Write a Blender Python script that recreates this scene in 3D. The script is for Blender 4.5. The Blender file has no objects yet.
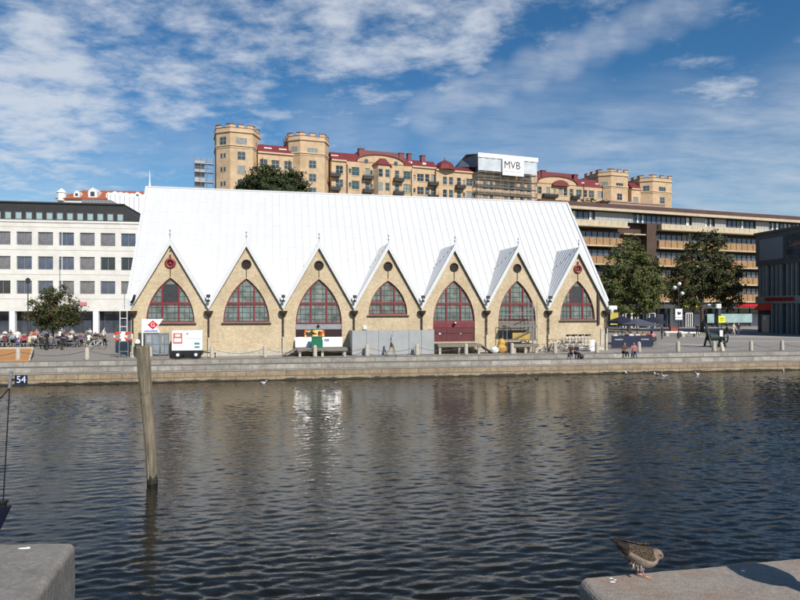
import bpy, bmesh, math, random
import numpy as np
from mathutils import Vector, Matrix, geometry
R = math.radians
random.seed(7)
scene = bpy.context.scene
COL = scene.collection

# ------------------------------------------------------------------ camera, light, sky
FPX, HOR, ZC = 622.0, 308.0, 3.65          # focal length in px of an 800 px wide picture, horizon row, eye height over the plaza
cam_data = bpy.data.cameras.new('camera')
cam = bpy.data.objects.new('camera', cam_data)
COL.objects.link(cam)
cam_data.sensor_width = 36.0
cam_data.lens = FPX / 800.0 * 36.0
cam_data.shift_y = 8.0 / 800.0
cam_data.clip_start = 0.1
cam_data.clip_end = 4000.0
cam.location = (0, 0, ZC)
cam.rotation_euler = (R(90), 0, 0)
scene.camera = cam

SUN_AZ, SUN_EL = 148.0, 38.0               # clockwise from +Y, degrees
sdir = Vector((math.sin(R(SUN_AZ)) * math.cos(R(SUN_EL)), math.cos(R(SUN_AZ)) * math.cos(R(SUN_EL)), math.sin(R(SUN_EL))))
sun_data = bpy.data.lights.new('sun', 'SUN')
sun_data.energy = 4.7
sun_data.angle = R(0.53)
sun_data.color = (1.0, 0.95, 0.87)
sun = bpy.data.objects.new('sun', sun_data)
COL.objects.link(sun)
sun.rotation_euler = sdir.to_track_quat('Z', 'Y').to_euler()

scene.view_settings.view_transform = 'Standard'
scene.view_settings.look = 'None'
scene.view_settings.gamma = 1.0
scene.view_settings.exposure = 0.0
scene.view_settings.use_curve_mapping = False

SKY_STRENGTH = 0.098
world = bpy.data.worlds.new('World')
scene.world = world
world.use_nodes = True
nt = world.node_tree
nt.nodes.clear()
def N(t, **kw):
    n = nt.nodes.new(t)
    for k, v in kw.items():
        setattr(n, k, v)
    return n
def L(a, b):
    nt.links.new(a, b)
def pxdir(px, py):
    return Vector(((px - 400) / FPX, 1.0, (HOR - py) / FPX)).normalized()
w_out = N('ShaderNodeOutputWorld')
w_bg = N('ShaderNodeBackground')
w_bg.inputs['Strength'].default_value = SKY_STRENGTH
L(w_bg.outputs[0], w_out.inputs[0])
sky = N('ShaderNodeTexSky', sky_type='NISHITA', sun_disc=False)
sky.sun_elevation = R(SUN_EL)
sky.sun_rotation = R(SUN_AZ)
sky.air_density = 1.0
sky.dust_density = 0.4
sky.ozone_density = 2.2
def math_node(op, a, b=None, c=None, clamp=False):
    m = N('ShaderNodeMath', operation=op, use_clamp=clamp)
    for i, x in enumerate((a, b, c)):
        if x is None:
            continue
        if isinstance(x, (int, float)):
            m.inputs[i].default_value = x
        else:
            L(x, m.inputs[i])
    return m.outputs[0]
tc = N('ShaderNodeTexCoord')
sep = N('ShaderNodeSeparateXYZ')
L(tc.outputs['Generated'], sep.inputs[0])
zz = math_node('ADD', math_node('MAXIMUM', sep.outputs[2], 0.0), 0.16)
comb = N('ShaderNodeCombineXYZ')
L(math_node('DIVIDE', sep.outputs[0], zz), comb.inputs[0])
L(math_node('DIVIDE', sep.outputs[1], zz), comb.inputs[1])
def cloud_noise(scale, detail, rough, dist, stretch=(1, 1, 1), rot=0.0, off=(0, 0, 0)):
    mp = N('ShaderNodeMapping')
    mp.inputs['Scale'].default_value = stretch
    mp.inputs['Rotation'].default_value = (0, 0, rot)
    mp.inputs['Location'].default_value = off
    L(comb.outputs[0], mp.inputs[0])
    n = N('ShaderNodeTexNoise')
    n.inputs['Scale'].default_value = scale
    n.inputs['Detail'].default_value = detail
    n.inputs['Roughness'].default_value = rough
    n.inputs['Distortion'].default_value = dist
    L(mp.outputs[0], n.inputs['Vector'])
    return n.outputs[0]
def lobe(px, py, width, weight):
    vm = N('ShaderNodeVectorMath', operation='DOT_PRODUCT')
    L(tc.outputs['Generated'], vm.inputs[0])
    vm.inputs[1].default_value = pxdir(px, py)
    mr = N('ShaderNodeMapRange', interpolation_type='SMOOTHSTEP')
    mr.inputs['From Min'].default_value = math.cos(width)
    mr.inputs['From Max'].default_value = 1.0
    mr.inputs['To Min'].default_value = 0.0
    mr.inputs['To Max'].default_value = weight
    L(vm.outputs['Value'], mr.inputs['Value'])
    return mr.outputs[0]
def addall(xs):
    s = xs[0]
    for x in xs[1:]:
        s = math_node('ADD', s, x)
    return s
cover = addall([lobe(-60, 80, .26, .14), lobe(90, 65, .22, .19), lobe(260, 38, .20, .32), lobe(400, 28, .16, .40),
                lobe(540, -20, .12, .25), lobe(50, 108, .12, .30), lobe(175, 100, .06, .40), lobe(478, 45, .05, .40),
                lobe(735, 92, .062, .34), lobe(-220, 0, .5, .4), lobe(350, -250, .5, .35), lobe(700, 100, .05, .25)])
n1 = cloud_noise(6.2, 11, .62, .10, (1, 1.2, 1), 0.35, (3.1, 1.7, 0))
dens1 = N('ShaderNodeMapRange', interpolation_type='SMOOTHSTEP')
L(math_node('ADD', n1, math_node('MULTIPLY', cover, .36)), dens1.inputs['Value'])
dens1.inputs['From Min'].default_value = .53
dens1.inputs['From Max'].default_value = .95
# thin veils: the long diagonal streak and the low bands
streak = addall([lobe(x, y, .040, .80) for x, y in ((425, 112), (460, 98), (495, 84), (530, 70), (565, 56), (600, 42), (635, 28), (670, 14), (705, 0))])
low = addall([lobe(470, 135, .10, .55), lobe(560, 145, .13, .6), lobe(660, 165, .15, .7), lobe(770, 165, .15, .8), lobe(320, 128, .07, .45), lobe(370, 132, .08, .45),
              lobe(130, 150, .05, .4), lobe(175, 148, .05, .4), lobe(215, 148, .05, .4), lobe(30, 170, .16, .5), lobe(900, 140, .2, .7)])
n2 = cloud_noise(4.5, 8, .62, .25, (.7, 1.5, 1), -.12, (0.4, 5.2, 0))
veil = math_node('MULTIPLY', math_node('MULTIPLY', math_node('ADD', streak, low, clamp=True), .54), math_node('MULTIPLY', math_node('ADD', n2, -.22, clamp=True), 2.0), clamp=True)
dens = math_node('MAXIMUM', math_node('MULTIPLY', dens1.outputs[0], .80), veil, clamp=True)
# deep clear blue: the sky's own colour with its saturation raised a little
hsv = N('ShaderNodeHueSaturation')
hsv.inputs['Saturation'].default_value = 1.34
hsv.inputs['Value'].default_value = 1.0
L(sky.outputs[0], hsv.inputs['Color'])
mixc = N('ShaderNodeMix', data_type='RGBA')
L(dens, mixc.inputs['Factor'])
L(hsv.outputs[0], mixc.inputs[6])
mixc.inputs[7].default_value = (7.0, 7.5, 8.2, 1)
L(mixc.outputs[2], w_bg.inputs['Color'])

# ------------------------------------------------------------------ helpers
def S(r, g, b):                             # 0..255 sRGB to linear
    f = lambda c: (c / 255 / 12.92) if c / 255 <= .04045 else ((c / 255 + .055) / 1.055) ** 2.4
    return (f(r), f(g), f(b))
def zat(py, Y):
    return ZC + (HOR - py) * Y / FPX
def ground(px, py, z=0.0):                  # where the ray through a pixel meets height z
    Y = FPX * (ZC - z) / (py - HOR)
    return Vector(((px - 400) / FPX * Y, Y, z))
def at(px, Y, z=0.0):
    return Vector(((px - 400) / FPX * Y, Y, z))
class Frame:                                # a building's own axes: u along the front, v inward
    def __init__(s, ox, oy, deg):
        s.ox, s.oy, s.a = ox, oy, R(deg)
        s.c, s.s = math.cos(s.a), math.sin(s.a)
    def w(s, u, v=0, z=0):
        return Vector((s.ox + u * s.c - v * s.s, s.oy + u * s.s + v * s.c, z))
    def Y(s, u, v=0):
        return s.oy + u * s.s + v * s.c
    def u(s, px, v=0):
        t = (px - 400) / FPX
        return (t * (s.oy + v * s.c) - s.ox + v * s.s) / (s.c - t * s.s)
    def z(s, px, py, v=0):
        return zat(py, s.Y(s.u(px, v), v))

class MB:
    def __init__(s):
        s.v, s.f, s.m = [], [], []
    def add(s, vs, fs, m=0):
        o = len(s.v)
        s.v += [tuple(p) for p in vs]
        for f in fs:
            s.f.append([i + o for i in f]); s.m.append(m)
        return s
    def quad(s, a, b, c, d, m=0):
        return s.add([a, b, c, d], [(0, 1, 2, 3)], m)
    def box(s, x0, x1, y0, y1, z0, z1, m=0):
        return s.add([(x0, y0, z0), (x1, y0, z0), (x1, y1, z0), (x0, y1, z0), (x0, y0, z1), (x1, y0, z1), (x1, y1, z1), (x0, y1, z1)],
                     [(3, 2, 1, 0), (4, 5, 6, 7), (0, 1, 5, 4), (1, 2, 6, 5), (2, 3, 7, 6), (3, 0, 4, 7)], m)
    def prism(s, pts, y0, y1, m=0):         # polygon in x,z pushed along y
        n = len(pts)
        vs = [(p[0], y0, p[1]) for p in pts] + [(p[0], y1, p[1]) for p in pts]
        tri = geometry.tessellate_polygon([[Vector((p[0], p[1], 0)) for p in pts]])
        fs = [list(t) for t in tri] + [[i + n for i in reversed(t)] for t in tri]
        fs += [[i, (i + 1) % n, (i + 1) % n + n, i + n] for i in range(n)]
        return s.add(vs, fs, m)
    def slab(s, pts, z0, z1, m=0):          # polygon in x,y pushed along z
        n = len(pts)
        vs = [(p[0], p[1], z0) for p in pts] + [(p[0], p[1], z1) for p in pts]
        tri = geometry.tessellate_polygon([[Vector((p[0], p[1], 0)) for p in pts]])
        fs = [list(reversed(t)) for t in tri] + [[i + n for i in t] for t in tri]
        fs += [[i, (i + 1) % n, (i + 1) % n + n, i + n] for i in range(n)]
        return s.add(vs, fs, m)
    def tube(s, p0, p1, r0, r1=None, n=8, m=0):
        r1 = r0 if r1 is None else r1
        p0, p1 = Vector(p0), Vector(p1)
        d = (p1 - p0).normalized()
        a = d.orthogonal().normalized(); b = d.cross(a)
        vs = []
        for p, r in ((p0, r0), (p1, r1)):
            for i in range(n):
                t = 2 * math.pi * i / n
                vs.append(p + a * r * math.cos(t) + b * r * math.sin(t))
        fs = [[i, (i + 1) % n, (i + 1) % n + n, i + n] for i in range(n)] + [list(range(n))[::-1], list(range(n, 2 * n))]
        return s.add(vs, fs, m)
    def path(s, pts, r, n=6, m=0):
        for a, b in zip(pts, pts[1:]):
            s.tube(a, b, r, r, n, m)
        return s
    def bar(s, p0, p1, w, m=0):
        return s.tube(p0, p1, w * .7071, w * .7071, 4, m)
    def lathe(s, prof, c=(0, 0, 0), n=16, m=0, sy=1.0):
        vs, fs = [], []
        for r, z in prof:
            for i in range(n):
                t = 2 * math.pi * i / n
                vs.append((c[0] + r * math.cos(t), c[1] + r * math.sin(t) * sy, c[2] + z))
        k = len(prof)
        for j in range(k - 1):
            for i in range(n):
                fs.append([j * n + i, j * n + (i + 1) % n, (j + 1) * n + (i + 1) % n, (j + 1) * n + i])
        fs += [list(range(n))[::-1], list(range((k - 1) * n, k * n))]
        return s.add(vs, fs, m)
    def ball(s, c, rx, ry, rz, n=12, k=8, m=0):
        vs, fs = [], []
        for j in range(k + 1):
            t = math.pi * j / k
            for i in range(n):
                p = 2 * math.pi * i / n
                rr = max(math.sin(t), 1e-3)
                vs.append((c[0] + rx * rr * math.cos(p), c[1] + ry * rr * math.sin(p), c[2] - rz * math.cos(t)))
        for j in range(k):
            for i in range(n):
                fs.append([j * n + i, j * n + (i + 1) % n, (j + 1) * n + (i + 1) % n, (j + 1) * n + i])
        return s.add(vs, fs, m)
    def gridwall(s, x0, x1, z0, z1, holes, y=0.0, depth=.2, m=0):   # wall in the x,z plane with rectangular openings and their reveals
        xs = sorted({round(q, 4) for q in [x0, x1] + [h[0] for h in holes] + [h[1] for h in holes] if x0 - 1e-6 <= q <= x1 + 1e-6})
        zs = sorted({round(q, 4) for q in [z0, z1] + [h[2] for h in holes] + [h[3] for h in holes] if z0 - 1e-6 <= q <= z1 + 1e-6})
        for i in range(len(xs) - 1):
            for j in range(len(zs) - 1):
                cx, cz = (xs[i] + xs[i + 1]) / 2, (zs[j] + zs[j + 1]) / 2
                if any(h[0] < cx < h[1] and h[2] < cz < h[3] for h in holes):
                    continue
                s.quad((xs[i], y, zs[j]), (xs[i + 1], y, zs[j]), (xs[i + 1], y, zs[j + 1]), (xs[i], y, zs[j + 1]), m)
        for a, b, c, d in holes:
            s.quad((a, y, c), (a, y + depth, c), (a, y + depth, d), (a, y, d), m)
            s.quad((b, y, c), (b, y, d), (b, y + depth, d), (b, y + depth, c), m)
            s.quad((a, y, c), (b, y, c), (b, y + depth, c), (a, y + depth, c), m)
            s.quad((a, y, d), (a, y + depth, d), (b, y + depth, d), (b, y, d), m)
        return s
    def polywall(s, outer, holes, y0, y1, m=0):
        loops = [outer] + holes
        flat = [p for l in loops for p in l]
        n = len(flat)
        tri = geometry.tessellate_polygon([[Vector((p[0], p[1], 0)) for p in l] for l in loops])
        vs = [(p[0], y0, p[1]) for p in flat] + [(p[0], y1, p[1]) for p in flat]
        fs = [list(t) for t in tri] + [[i + n for i in reversed(t)] for t in tri]
        o = 0
        for l in loops:
            k = len(l)
            fs += [[o + i, o + (i + 1) % k, o + (i + 1) % k + n, o + i + n] for i in range(k)]
            o += k
        return s.add(vs, fs, m)
    def mesh(s, name, mats, smooth=False):
        me = bpy.data.meshes.new(name)
        me.from_pydata(s.v, [], s.f)
        for m in (mats if isinstance(mats, (list, tuple)) else [mats]):
            me.materials.append(m)
        me.polygons.foreach_set('material_index', s.m)
        bm = bmesh.new(); bm.from_mesh(me)
        bmesh.ops.recalc_face_normals(bm, faces=bm.faces)
        bm.to_mesh(me); bm.free()
        if smooth:
            me.polygons.foreach_set('use_smooth', [True] * len(me.polygons))
        me.update()
        return me
    def build(s, name, mats, parent=None, loc=(0, 0, 0), rotz=0.0, smooth=False, bevel=0.0, seg=2):
        o = bpy.data.objects.new(name, s.mesh(name, mats, smooth))
        COL.objects.link(o)
        o.location = loc; o.rotation_euler = (0, 0, rotz)
        if parent:
            o.parent = parent
        if bevel:
            b = o.modifiers.new('bevel', 'BEVEL'); b.width = bevel; b.segments = seg; b.limit_method = 'ANGLE'
        return o

def tag(o, label=None, cat=None, group=None, kind=None):
    if label: o['label'] = label
    if cat: o['category'] = cat
    if group: o['group'] = group
    if kind: o['kind'] = kind
    return o
def thing(name, label, cat, loc=(0, 0, 0), rotz=0.0, group=None):
    o = bpy.data.objects.new(name, None)
    COL.objects.link(o)
    o.empty_display_size = .3
    o.location = loc; o.rotation_euler = (0, 0, rotz)
    return tag(o, label, cat, group)
def fthing(F, name, label, cat, group=None):
    return thing(name, label, cat, (F.ox, F.oy, 0), F.a, group)
def place(me, name, parent, loc, rotz=0.0):
    o = bpy.data.objects.new(name, me)
    COL.objects.link(o)
    o.parent = parent; o.location = loc; o.rotation_euler = (0, 0, rotz)
    return o
def dup(root, loc, rotz=None, label=None, group=None, scale=None):
    r = root.copy(); COL.objects.link(r); r.location = loc
    if rotz is not None: r.rotation_euler = (0, 0, rotz)
    if scale is not None: r.scale = scale
    if label: r['label'] = label
    if group: r['group'] = group
    for ch in list(root.children):
        c = ch.copy(); COL.objects.link(c); c.parent = r
        for g in list(ch.children):
            d = g.copy(); COL.objects.link(d); d.parent = c
    return r

# ------------------------------------------------------------------ materials
def mat(name, rgb, rough=.7, var=.15, scale=2.0, bump=0.0, metal=0.0, spec=.5, bscale=None, stain=None, stain_amt=0.0, stain_scale=.6, coat=0.0, stretch=None):
    m = bpy.data.materials.new(name)
    m.use_nodes = True
    t = m.node_tree; b = t.nodes['Principled BSDF']
    b.inputs['Roughness'].default_value = rough
    b.inputs['Metallic'].default_value = metal
    b.inputs['Specular IOR Level'].default_value = spec
    b.inputs['Coat Weight'].default_value = coat
    c = t.nodes.new('ShaderNodeTexCoord')
    src = c.outputs['Object']
    if stretch:
        mp = t.nodes.new('ShaderNodeMapping'); mp.inputs['Scale'].default_value = stretch
        t.links.new(src, mp.inputs[0]); src = mp.outputs[0]
    n = t.nodes.new('ShaderNodeTexNoise'); n.inputs['Scale'].default_value = scale; n.inputs['Detail'].default_value = 6; n.inputs['Roughness'].default_value = .65
    t.links.new(src, n.inputs['Vector'])
    cr = t.nodes.new('ShaderNodeMix'); cr.data_type = 'RGBA'
    cr.inputs[6].default_value = (*[x * (1 - var) for x in rgb], 1)
    cr.inputs[7].default_value = (*[min(1, x * (1 + var)) for x in rgb], 1)
    mr = t.nodes.new('ShaderNodeMapRange'); mr.inputs['From Min'].default_value = .3; mr.inputs['From Max'].default_value = .7
    t.links.new(n.outputs[0], mr.inputs['Value']); t.links.new(mr.outputs[0], cr.inputs['Factor'])
    out = cr.outputs[2]
    if stain:
        n3 = t.nodes.new('ShaderNodeTexNoise'); n3.inputs['Scale'].default_value = stain_scale; n3.inputs['Detail'].default_value = 8; n3.inputs['Roughness'].default_value = .7
        t.links.new(src, n3.inputs['Vector'])
        m3 = t.nodes.new('ShaderNodeMapRange'); m3.inputs['From Min'].default_value = .48; m3.inputs['From Max'].default_value = .68; m3.inputs['To Max'].default_value = stain_amt
        t.links.new(n3.outputs[0], m3.inputs['Value'])
        mx = t.nodes.new('ShaderNodeMix'); mx.data_type = 'RGBA'
        t.links.new(m3.outputs[0], mx.inputs['Factor']); t.links.new(out, mx.inputs[6]); mx.inputs[7].default_value = (*stain, 1)
        out = mx.outputs[2]
    t.links.new(out, b.inputs['Base Color'])
    if bump:
        n2 = t.nodes.new('ShaderNodeTexNoise'); n2.inputs['Scale'].default_value = bscale or scale * 6; n2.inputs['Detail'].default_value = 5
        t.links.new(src, n2.inputs['Vector'])
        bp = t.nodes.new('ShaderNodeBump'); bp.inputs['Strength'].default_value = bump; bp.inputs['Distance'].default_value = .02
        t.links.new(n2.outputs[0], bp.inputs['Height']); t.links.new(bp.outputs[0], b.inputs['Normal'])
    return m
def brickmat(name, c1, c2, mortar, bw=.25, bh=.085, msize=.012, axes='xz', stain=None, stain_amt=.35, rough=.85, bump=.4, stain_scale=.35, offset=.5, grain=(.76, 1.22)):
    m = bpy.data.materials.new(name)
    m.use_nodes = True
    t = m.node_tree; b = t.nodes['Principled BSDF']
    b.inputs['Roughness'].default_value = rough
    c = t.nodes.new('ShaderNodeTexCoord'); sp = t.nodes.new('ShaderNodeSeparateXYZ'); cb = t.nodes.new('ShaderNodeCombineXYZ')
    t.links.new(c.outputs['Object'], sp.inputs[0])
    idx = {'x': 0, 'y': 1, 'z': 2}
    t.links.new(sp.outputs[idx[axes[0]]], cb.inputs[0]); t.links.new(sp.outputs[idx[axes[1]]], cb.inputs[1])
    br = t.nodes.new('ShaderNodeTexBrick')
    br.offset = offset
    br.inputs['Scale'].default_value = 1.0
    br.inputs['Brick Width'].default_value = bw; br.inputs['Row Height'].default_value = bh; br.inputs['Mortar Size'].default_value = msize
    br.inputs['Color1'].default_value = (*c1, 1); br.inputs['Color2'].default_value = (*c2, 1); br.inputs['Mortar'].default_value = (*mortar, 1)
    t.links.new(cb.outputs[0], br.inputs['Vector'])
    n = t.nodes.new('ShaderNodeTexNoise'); n.inputs['Scale'].default_value = stain_scale; n.inputs['Detail'].default_value = 8; n.inputs['Roughness'].default_value = .7
    t.links.new(c.outputs['Object'], n.inputs['Vector'])
    mr = t.nodes.new('ShaderNodeMapRange'); mr.inputs['From Min'].default_value = .42; mr.inputs['From Max'].default_value = .72; mr.inputs['To Max'].default_value = stain_amt
    t.links.new(n.outputs[0], mr.inputs['Value'])
    mx = t.nodes.new('ShaderNodeMix'); mx.data_type = 'RGBA'
    t.links.new(mr.outputs[0], mx.inputs['Factor']); t.links.new(br.outputs['Color'], mx.inputs[6]); mx.inputs[7].default_value = (*(stain or [x * .55 for x in c1]), 1)
    n4 = t.nodes.new('ShaderNodeTexNoise'); n4.inputs['Scale'].default_value = 5; n4.inputs['Detail'].default_value = 6; n4.inputs['Roughness'].default_value = .75
    t.links.new(c.outputs['Object'], n4.inputs['Vector'])
    mr4 = t.nodes.new('ShaderNodeMapRange'); mr4.inputs['From Min'].default_value = .3; mr4.inputs['From Max'].default_value = .7; mr4.inputs['To Min'].default_value = grain[0]; mr4.inputs['To Max'].default_value = grain[1]
    t.links.new(n4.outputs[0], mr4.inputs['Value'])
    mm = t.nodes.new('ShaderNodeVectorMath'); mm.operation = 'SCALE'
    t.links.new(mx.outputs[2], mm.inputs[0]); t.links.new(mr4.outputs[0], mm.inputs['Scale'])
    t.links.new(mm.outputs[0], b.inputs['Base Color'])
    bp = t.nodes.new('ShaderNodeBump'); bp.inputs['Strength'].default_value = bump; bp.inputs['Distance'].default_value = .01
    t.links.new(br.outputs['Fac'], bp.inputs['Height']); bp.invert = True
    t.links.new(bp.outputs[0], b.inputs['Normal'])
    return m
def glassmat(name, rgb, rough=.06, var=.5, scale=.9):
    return mat(name, rgb, rough, var, scale, 0.0, 0, .8)

M = {}
M['roof_white'] = mat('white_painted_metal', (.68, .685, .685), .5, .05, .5, stain=(.56, .56, .55), stain_amt=.6, stain_scale=.5)
M['roof_sheet'] = brickmat('white_metal_sheets', (.63, .637, .645), (.60, .607, .613), (.47, .475, .48), 1.55, .62, .012, 'yx', stain=(.56, .56, .55), stain_amt=.5, bump=.15, rough=.5, stain_scale=.4, grain=(.96, 1.04))
M['brick'] = brickmat('yellow_brick', (.67, .54, .35), (.56, .435, .265), (.56, .47, .34), stain=(.33, .245, .145), stain_amt=.62, stain_scale=.5)
M['plinth'] = mat('pale_plinth_stone', (.50, .45, .37), .85, .2, 3, .2, stain=(.28, .24, .18), stain_amt=.5)
M['oxblood'] = mat('oxblood_paint', (.19, .030, .036), .5, .22, 2, stain=(.09, .03, .03), stain_amt=.4)
M['oxblood_door'] = mat('oxblood_door_boards', (.115, .024, .028), .55, .25, 3, .1, stain=(.17, .05, .045), stain_amt=.4)
M['dark_brown'] = mat('dark_brown_iron', (.045, .030, .024), .5, .3, 4)
M['leaded'] = glassmat('sky_toned_old_glass', (.15, .19, .185), .10, .6, 1.6)  # pale green-grey base colour stands in for sky reflected in the panes
M['muntin'] = mat('dark_muntin', (.05, .055, .055), .5, .1)
M['black'] = mat('black_paint', (.012, .012, .013), .45, .3, 4)
M['charcoal'] = mat('charcoal_metal', (.035, .038, .042), .5, .25, 3)
M['cream_paint'] = mat('cream_paint', (.58, .52, .40), .6, .15, 3)
M['white'] = mat('white_paint', (.78, .78, .76), .5, .06, 2, stain=(.5, .5, .48), stain_amt=.25)
M['white_plain'] = mat('white_sheet', (.80, .80, .80), .6, .05, 1.2)
M['grey_panel'] = mat('grey_hoarding', (.36, .37, .37), .6, .08, 1.5, stain=(.27, .28, .28), stain_amt=.4)
M['galv'] = mat('galvanised_steel', (.42, .44, .45), .4, .15, 5, metal=.7)
M['mesh_grey'] = mat('grey_gate_sheet', (.27, .30, .33), .45, .2, 2, metal=.2)
M['timber'] = mat('weathered_timber', (.21, .185, .155), .85, .3, 3, .3, stretch=(4, 4, .5))
M['pile'] = mat('old_pile_wood', (.20, .165, .115), .9, .45, 2.5, .8, bscale=8, stain=(.085, .085, .062), stain_amt=.85, stain_scale=1.2, stretch=(5, 5, .55))
M['orange_ply'] = mat('orange_varnished_board', (.50, .235, .075), .6, .2, 1.5, .05, stretch=(1, 6, 6))
M['stone_bollard'] = mat('bollard_granite', (.47, .42, .34), .9, .2, 8, .3)
M['step_stone'] = brickmat('step_granite', (.42, .385, .335), (.29, .265, .235), (.13, .135, .11), 1.6, .34, .015, 'xz', stain=(.17, .15, .125), stain_amt=.85, bump=.6, stain_scale=1.3)
M['quay_stone'] = brickmat('quay_sandstone', (.41, .315, .20), (.31, .235, .15), (.15, .11, .07), 1.35, .36, .022, 'xz', stain=(.15, .115, .075), stain_amt=.9, bump=.8, stain_scale=1.2)
M['quay_wet'] = mat('wet_algae_stone', (.035, .033, .022), .5, .4, 4, .4)
M['paving'] = brickmat('plaza_setts', (.38, .345, .30), (.31, .28, .245), (.20, .18, .155), .22, .14, .014, 'xy', stain=(.25, .22, .19), stain_amt=.6, bump=.3, stain_scale=.25)
M['paving_pale'] = mat('pale_paving_slab', (.40, .375, .345), .85, .15, 2, .1)
M['ground'] = mat('city_ground', (.13, .125, .115), .9, .2, .3)
M['coping'] = mat('rough_grey_granite', (.235, .212, .185), .9, .22, 22, .45, bscale=70, stain=(.13, .115, .095), stain_amt=.55, stain_scale=3.0)
M['coping_red'] = mat('rough_reddish_granite', (.285, .242, .20), .9, .20, 24, .42, bscale=75, stain=(.30, .17, .10), stain_amt=.55, stain_scale=3.2)

# ------------------------------------------------------------------ the setting: ground, canal, quays, hill
ZW = -1.4
Q = Frame(0, 44.9, 10.1)                    # the far quay: u along the waterline, v landward
def structure(o, label):
    return tag(o, label, None, None, 'structure')
# land beyond the quay: one sheet to the horizon, with the paved plaza as a sheet on it
b = MB(); b.quad((-900, 1.7, -.004), (900, 1.7, -.004), (900, 1500, -.004), (-900, 1500, -.004))
structure(b.build('ground', M['ground'], None, (Q.ox, Q.oy, 0), Q.a), 'flat city ground beyond the far quay')
b = MB(); b.quad((-75, 1.7, 0), (95, 1.7, 0), (95, 85, 0), (-75, 85, 0))
structure(b.build('plaza_paving', M['paving'], None, (Q.ox, Q.oy, 0), Q.a), 'grey stone paving of the plaza round the market hall')
b = MB()
def band(px0, px1, y0, y1, b):
    A, B_, C_, D = ground(px0, y0), ground(px1, y0 + 1.2), ground(px1, y1 + .6), ground(px0, y1)
    b.quad((A.x, A.y, .004), (B_.x, B_.y, .004), (C_.x, C_.y, .004), (D.x, D.y, .004))
band(688, 900, 337.2, 335.6, b); band(660, 716, 344.5, 343.6, b); band(715, 900, 341.5, 340.6, b); band(640, 900, 330.6, 328.4, b)
structure(b.build('pavement_strip', M['paving_pale']), 'pale stone strips laid in the plaza paving')
b = MB()
b.quad((-400, 0, ZW - .3), (400, 0, ZW - .3), (400, 0, -.7), (-400, 0, -.7))
b.quad((-400, 0, -.7), (400, 0, -.7), (400, .9, -.7), (-400, .9, -.7), 1)
b.quad((-400, .9, -.7), (400, .9, -.7), (400, .9, -.35), (-400, .9, -.35), 1)
b.quad((-400, .9, -.35), (400, .9, -.35), (400, 1.7, -.35), (-400, 1.7, -.35), 1)
b.quad((-400, 1.7, -.35), (400, 1.7, -.35), (400, 1.7, .002), (-400, 1.7, .002), 1)
b.quad((-400, 1.7, .002), (400, 1.7, .002), (400, 2.15, .006), (-400, 2.15, .006), 1)
rq = random.Random(17); u = -80.0; hq = .16      # ragged weed line at the foot of the wall
while u < 100:
    du_ = rq.uniform(.18, .6); h2 = .10 + rq.uniform(-.05, .06)
    b.quad((u, -.04, ZW - .3), (u + du_, -.04, ZW - .3), (u + du_, -.04, ZW + h2), (u, -.04, ZW + hq), 2)
    b.quad((u, -.04, ZW + hq), (u + du_, -.04, ZW + h2), (u + du_, -.003, ZW + h2 + .02), (u, -.003, ZW + hq + .02), 2)
    u += du_; hq = h2
structure(b.build('quay_steps', [M['quay_stone'], M['step_stone'], M['quay_wet']], None, (Q.ox, Q.oy, 0), Q.a), 'long stone quay with two seat-high steps along the canal')

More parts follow.
